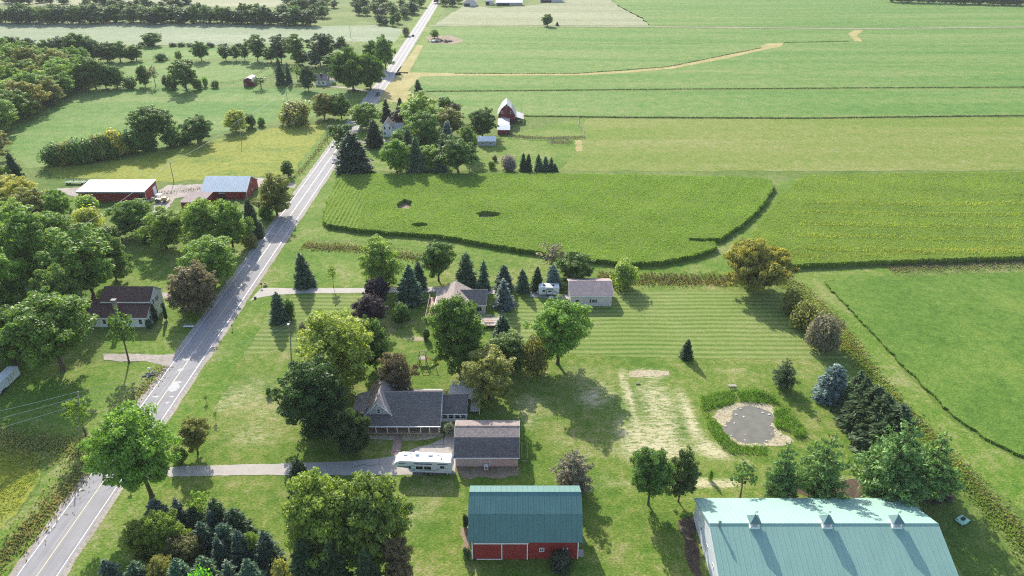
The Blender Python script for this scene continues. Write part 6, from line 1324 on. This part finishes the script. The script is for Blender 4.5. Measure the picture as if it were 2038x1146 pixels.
# cars on the road
def car(px, py, label, mat, rz):
    x, y = U(px, py); r = tag(empty('car', (x, y, .08), rz), label, 'car'); L, W = 4.6, 1.8
    local('body', MB().prism([(-L/2, .3), (L/2, .3), (L/2, .75), (L*.28, .9), (-L*.42, .95), (-L/2, .8)], -W/2, W/2, 'y'), mat, r); local('cabin', MB().prism([(-L*.4, .93), (L*.24, .9), (L*.08, 1.45), (-L*.28, 1.45)], -W*.43, W*.43, 'y'), M['glass'], r); local('roof', MB().box(-L*.27, L*.07, -W*.41, W*.41, 1.452, 1.5), mat, r)
    for a in (-1.4, 1.4):
        for b in (-.82, .82): wheel(r, a, b, .32, .32, .2)
    for s in (-.6, .6): local('headlight', MB().box(L/2+.002, L/2+.03, s-.18, s+.18, .6, .74), M['trim'], r)
car(822, 72, 'dark car far up the road beside the rubble pile', M['black'], math.pi/2); car(752, 190, 'dark pickup-sized car on the road by the willow', M['rv_black'], -math.pi/2)
# loader between the barns
x, y = U(322, 402); r = tag(empty('loader', (x, y, 0)), 'tan farm loader with canopy at the long barn end', 'loader'); local('chassis', MB().box(-2, 1.6, -.7, .7, .7, 1.4), M['tan_paint'], r); local('hood', MB().box(.4, 2.0, -.5, .5, 1.4, 2.0), M['tan_paint'], r); local('canopy', MB().box(-1.4, .5, -.85, .85, 3.0, 3.12), M['trim'], r)
for a in (-1.3, .4):
    for b in (-.75, .75): local('canopy_post', MB().box(a-.04, a+.04, b-.04, b+.04, 1.4, 3.0), M['black'], r)
local('boom', MB().tube((-2, 0, 1.3), (-3.4, 0, 1.9), .18, .15).tube((-3.4, 0, 1.9), (-4.2, 0, .5), .14, .1), M['tan_paint'], r); local('bucket', MB().prism([(2.2, .1), (3.1, .1), (2.9, .3), (2.6, 1.0), (2.2, 1.0)], -1, 1, 'y'), M['tan_paint'], r)
for a, q in ((-1.3, .75), (1.4, .5)):
    for b in (-.85, .85): wheel(r, a, b, q, q, .35)
# field implement behind the long barn
x, y = U(152, 366); r = tag(empty('hay_rake', (x, y, 0)), 'dark green hay wagon rack behind the long red barn', 'wagon'); local('bed', MB().box(-4, 4, -1, 1, .8, .95), M['darkgreen'], r); local('side_rail', MB().box(-4, 4, 1.02, 1.1, 1.4, 1.55).box(-4, 4, 1.02, 1.1, 2.0, 2.1), M['darkgreen'], r)
for a in (-4, -1.3, 1.3, 4): local('upright', MB().box(a-.06, a+.06, .95, 1.02, .8, 2.1), M['darkgreen'], r)
for a in (-3, 3):
    for b in (-1, 1): wheel(r, a, b, .4, .4, .2)
# pens beside the gambrel barn: rails and posts
def fence(line, label, h=1.2, mat='pole_wood', step=4.0, px=True):
    P = along(line, px); c = P[0]; r = tag(empty('pen_fence', (c.x, c.y, 0)), label, 'fence'); pts = []
    for a, b in zip(P[:-1], P[1:]):
        n = max(1, round((b-a).length/step)); pts += [a.lerp(b, i/n) for i in range(n)]
    pts.append(P[-1])
    for p in pts: local('post', MB().box(p.x-c.x-.08, p.x-c.x+.08, p.y-c.y-.08, p.y-c.y+.08, 0, h+.1), M[mat], r)
    for z in (.45, .8, h):
        mb = MB(); mb.path([(p.x-c.x, p.y-c.y, z) for p in pts], .05, 4); local('rail', mb, M[mat], r)
fence([(1012, 274), (1060, 278), (1110, 277), (1163, 275), (1160, 262)], 'wooden pen fence below the maroon gambrel barn'); fence([(1090, 283), (1100, 279), (1130, 279), (1138, 283), (1130, 287), (1098, 287), (1090, 283)], 'small round pen beside the long pen fence')
fence([(1150, 232), (1152, 250), (1160, 262)], 'fence corner at the hay field edge'); fence([(440, 166), (465, 165), (485, 161), (512, 148), (535, 135)], 'dark paddock fence joining the little red shed', 1.3, 'rust', 6)
weeds('weeds', mix([(1015, 270), (1060, 274), (1110, 275), (1160, 273)], 5, 1500), .2, .7, .2, (.2, .18, .1), 'brown weeds along the pen fence')
weeds('weeds', randpts([U(*p) for p in [(1092, 281), (1130, 280), (1136, 284), (1128, 286), (1098, 286)]], 400), .2, .6, .2, (.2, .18, .1), 'brown weeds inside the small round pen')
# dead snag by the gambrel barn
x, y = U(1038, 232); r = tag(empty('dead_tree', (x, y, 0)), 'thin bare dead tree right of the maroon barn', 'tree'); mb = MB().tube((0, 0, 0), (.1, 0, 7), .12, .04, 6)
for i in range(5): mb.tube((.05, 0, 3+i*.8), (random.uniform(-.9, .9), random.uniform(-.5, .5), 3.8+i*.8), .04, .015, 4)
local('trunk', mb, M['pole_wood'], r)
# demolition heap by the far road
M['debris_a'] = plain('pale_debris', (.5, .48, .45), .8, .2, 2); M['debris_b'] = plain('dark_debris', (.08, .06, .05), .9, .2, 2)
r = tag(empty('rubble_heap', (U(876, 83)[0], U(876, 83)[1], 0)), 'heap of demolition rubble beside the far road', 'rubble')
for i in range(46):
    a, b = random.uniform(-9, 9), random.uniform(-3.5, 3.5); s = random.uniform(.5, 1.6); rz = random.uniform(0, 3.14); c_, s_ = math.cos(rz), math.sin(rz); mb = MB().box(-s, s, -s*.5, s*.5, -.2, s*.45); tz = random.uniform(0, 1.0)*(1-abs(a)/10)
    t_ = random.uniform(-.4, .4); mb.v = [(a+vx*c_-vy*s_, b+vx*s_+vy*c_, max(0, vz+tz+.2+vx*t_)) for vx, vy, vz in mb.v]; local('debris', mb, M['debris_a' if (a < 0) != (random.random() < .25) else 'debris_b'], r)
# stones at the pond rim
M['stone'] = plain('pond_stone', (.5, .46, .38), .85, .15, 3); k = 0
pin = [U(*pz(*p)) for p in pond_in]; stone_pts = [(540, 545), (640, 575), (520, 655), (660, 800), (880, 520), (960, 545), (985, 690), (1030, 750), (1100, 795), (740, 400), (820, 455), (600, 470), (1230, 730), (655, 870), (410, 690), (480, 810), (930, 880), (990, 795)]
sm_ = []
for v in range(3):
    bm = bmesh.new(); bmesh.ops.create_icosphere(bm, subdivisions=2, radius=.45)
    for q in bm.verts: q.co *= random.uniform(.75, 1.15); q.co.z *= .5
    me = bpy.data.meshes.new('stone'); bm.to_mesh(me); bm.free(); me.materials.append(M['stone']); sm_.append(me)
for i, p in enumerate(stone_pts):
    x, y = U(*pz(*p)); o = link(bpy.data.objects.new('pond_stone', sm_[i % 3])); o.location = (x, y, .1); o.rotation_euler.z = random.uniform(0, 6); k_ = random.uniform(.25, .7); o.scale = (k_, k_, k_*.8); tag(o, 'pale stone at the rim of the pond water', 'stone', 'stones at the pond rim')
# ------------------------------------------------ haze
hb = MB().box(-1400, 1400, -60, 1500, -1.5, 108); hz = hb.build('haze', []); hz['kind'] = 'stuff'; hz['label'] = 'thin pale summer haze over the fields'
m = bpy.data.materials.new('haze'); m.use_nodes = True; nt = m.node_tree; nt.nodes.remove(nt.nodes['Principled BSDF']); pv = nt.nodes.new('ShaderNodeVolumePrincipled'); pv.inputs['Color'].default_value = (.93, .96, 1, 1); pv.inputs['Density'].default_value = .00007; pv.inputs['Anisotropy'].default_value = 0
nt.links.new(pv.outputs[0], nt.nodes['Material Output'].inputs['Volume']); hz.data.materials.append(m)
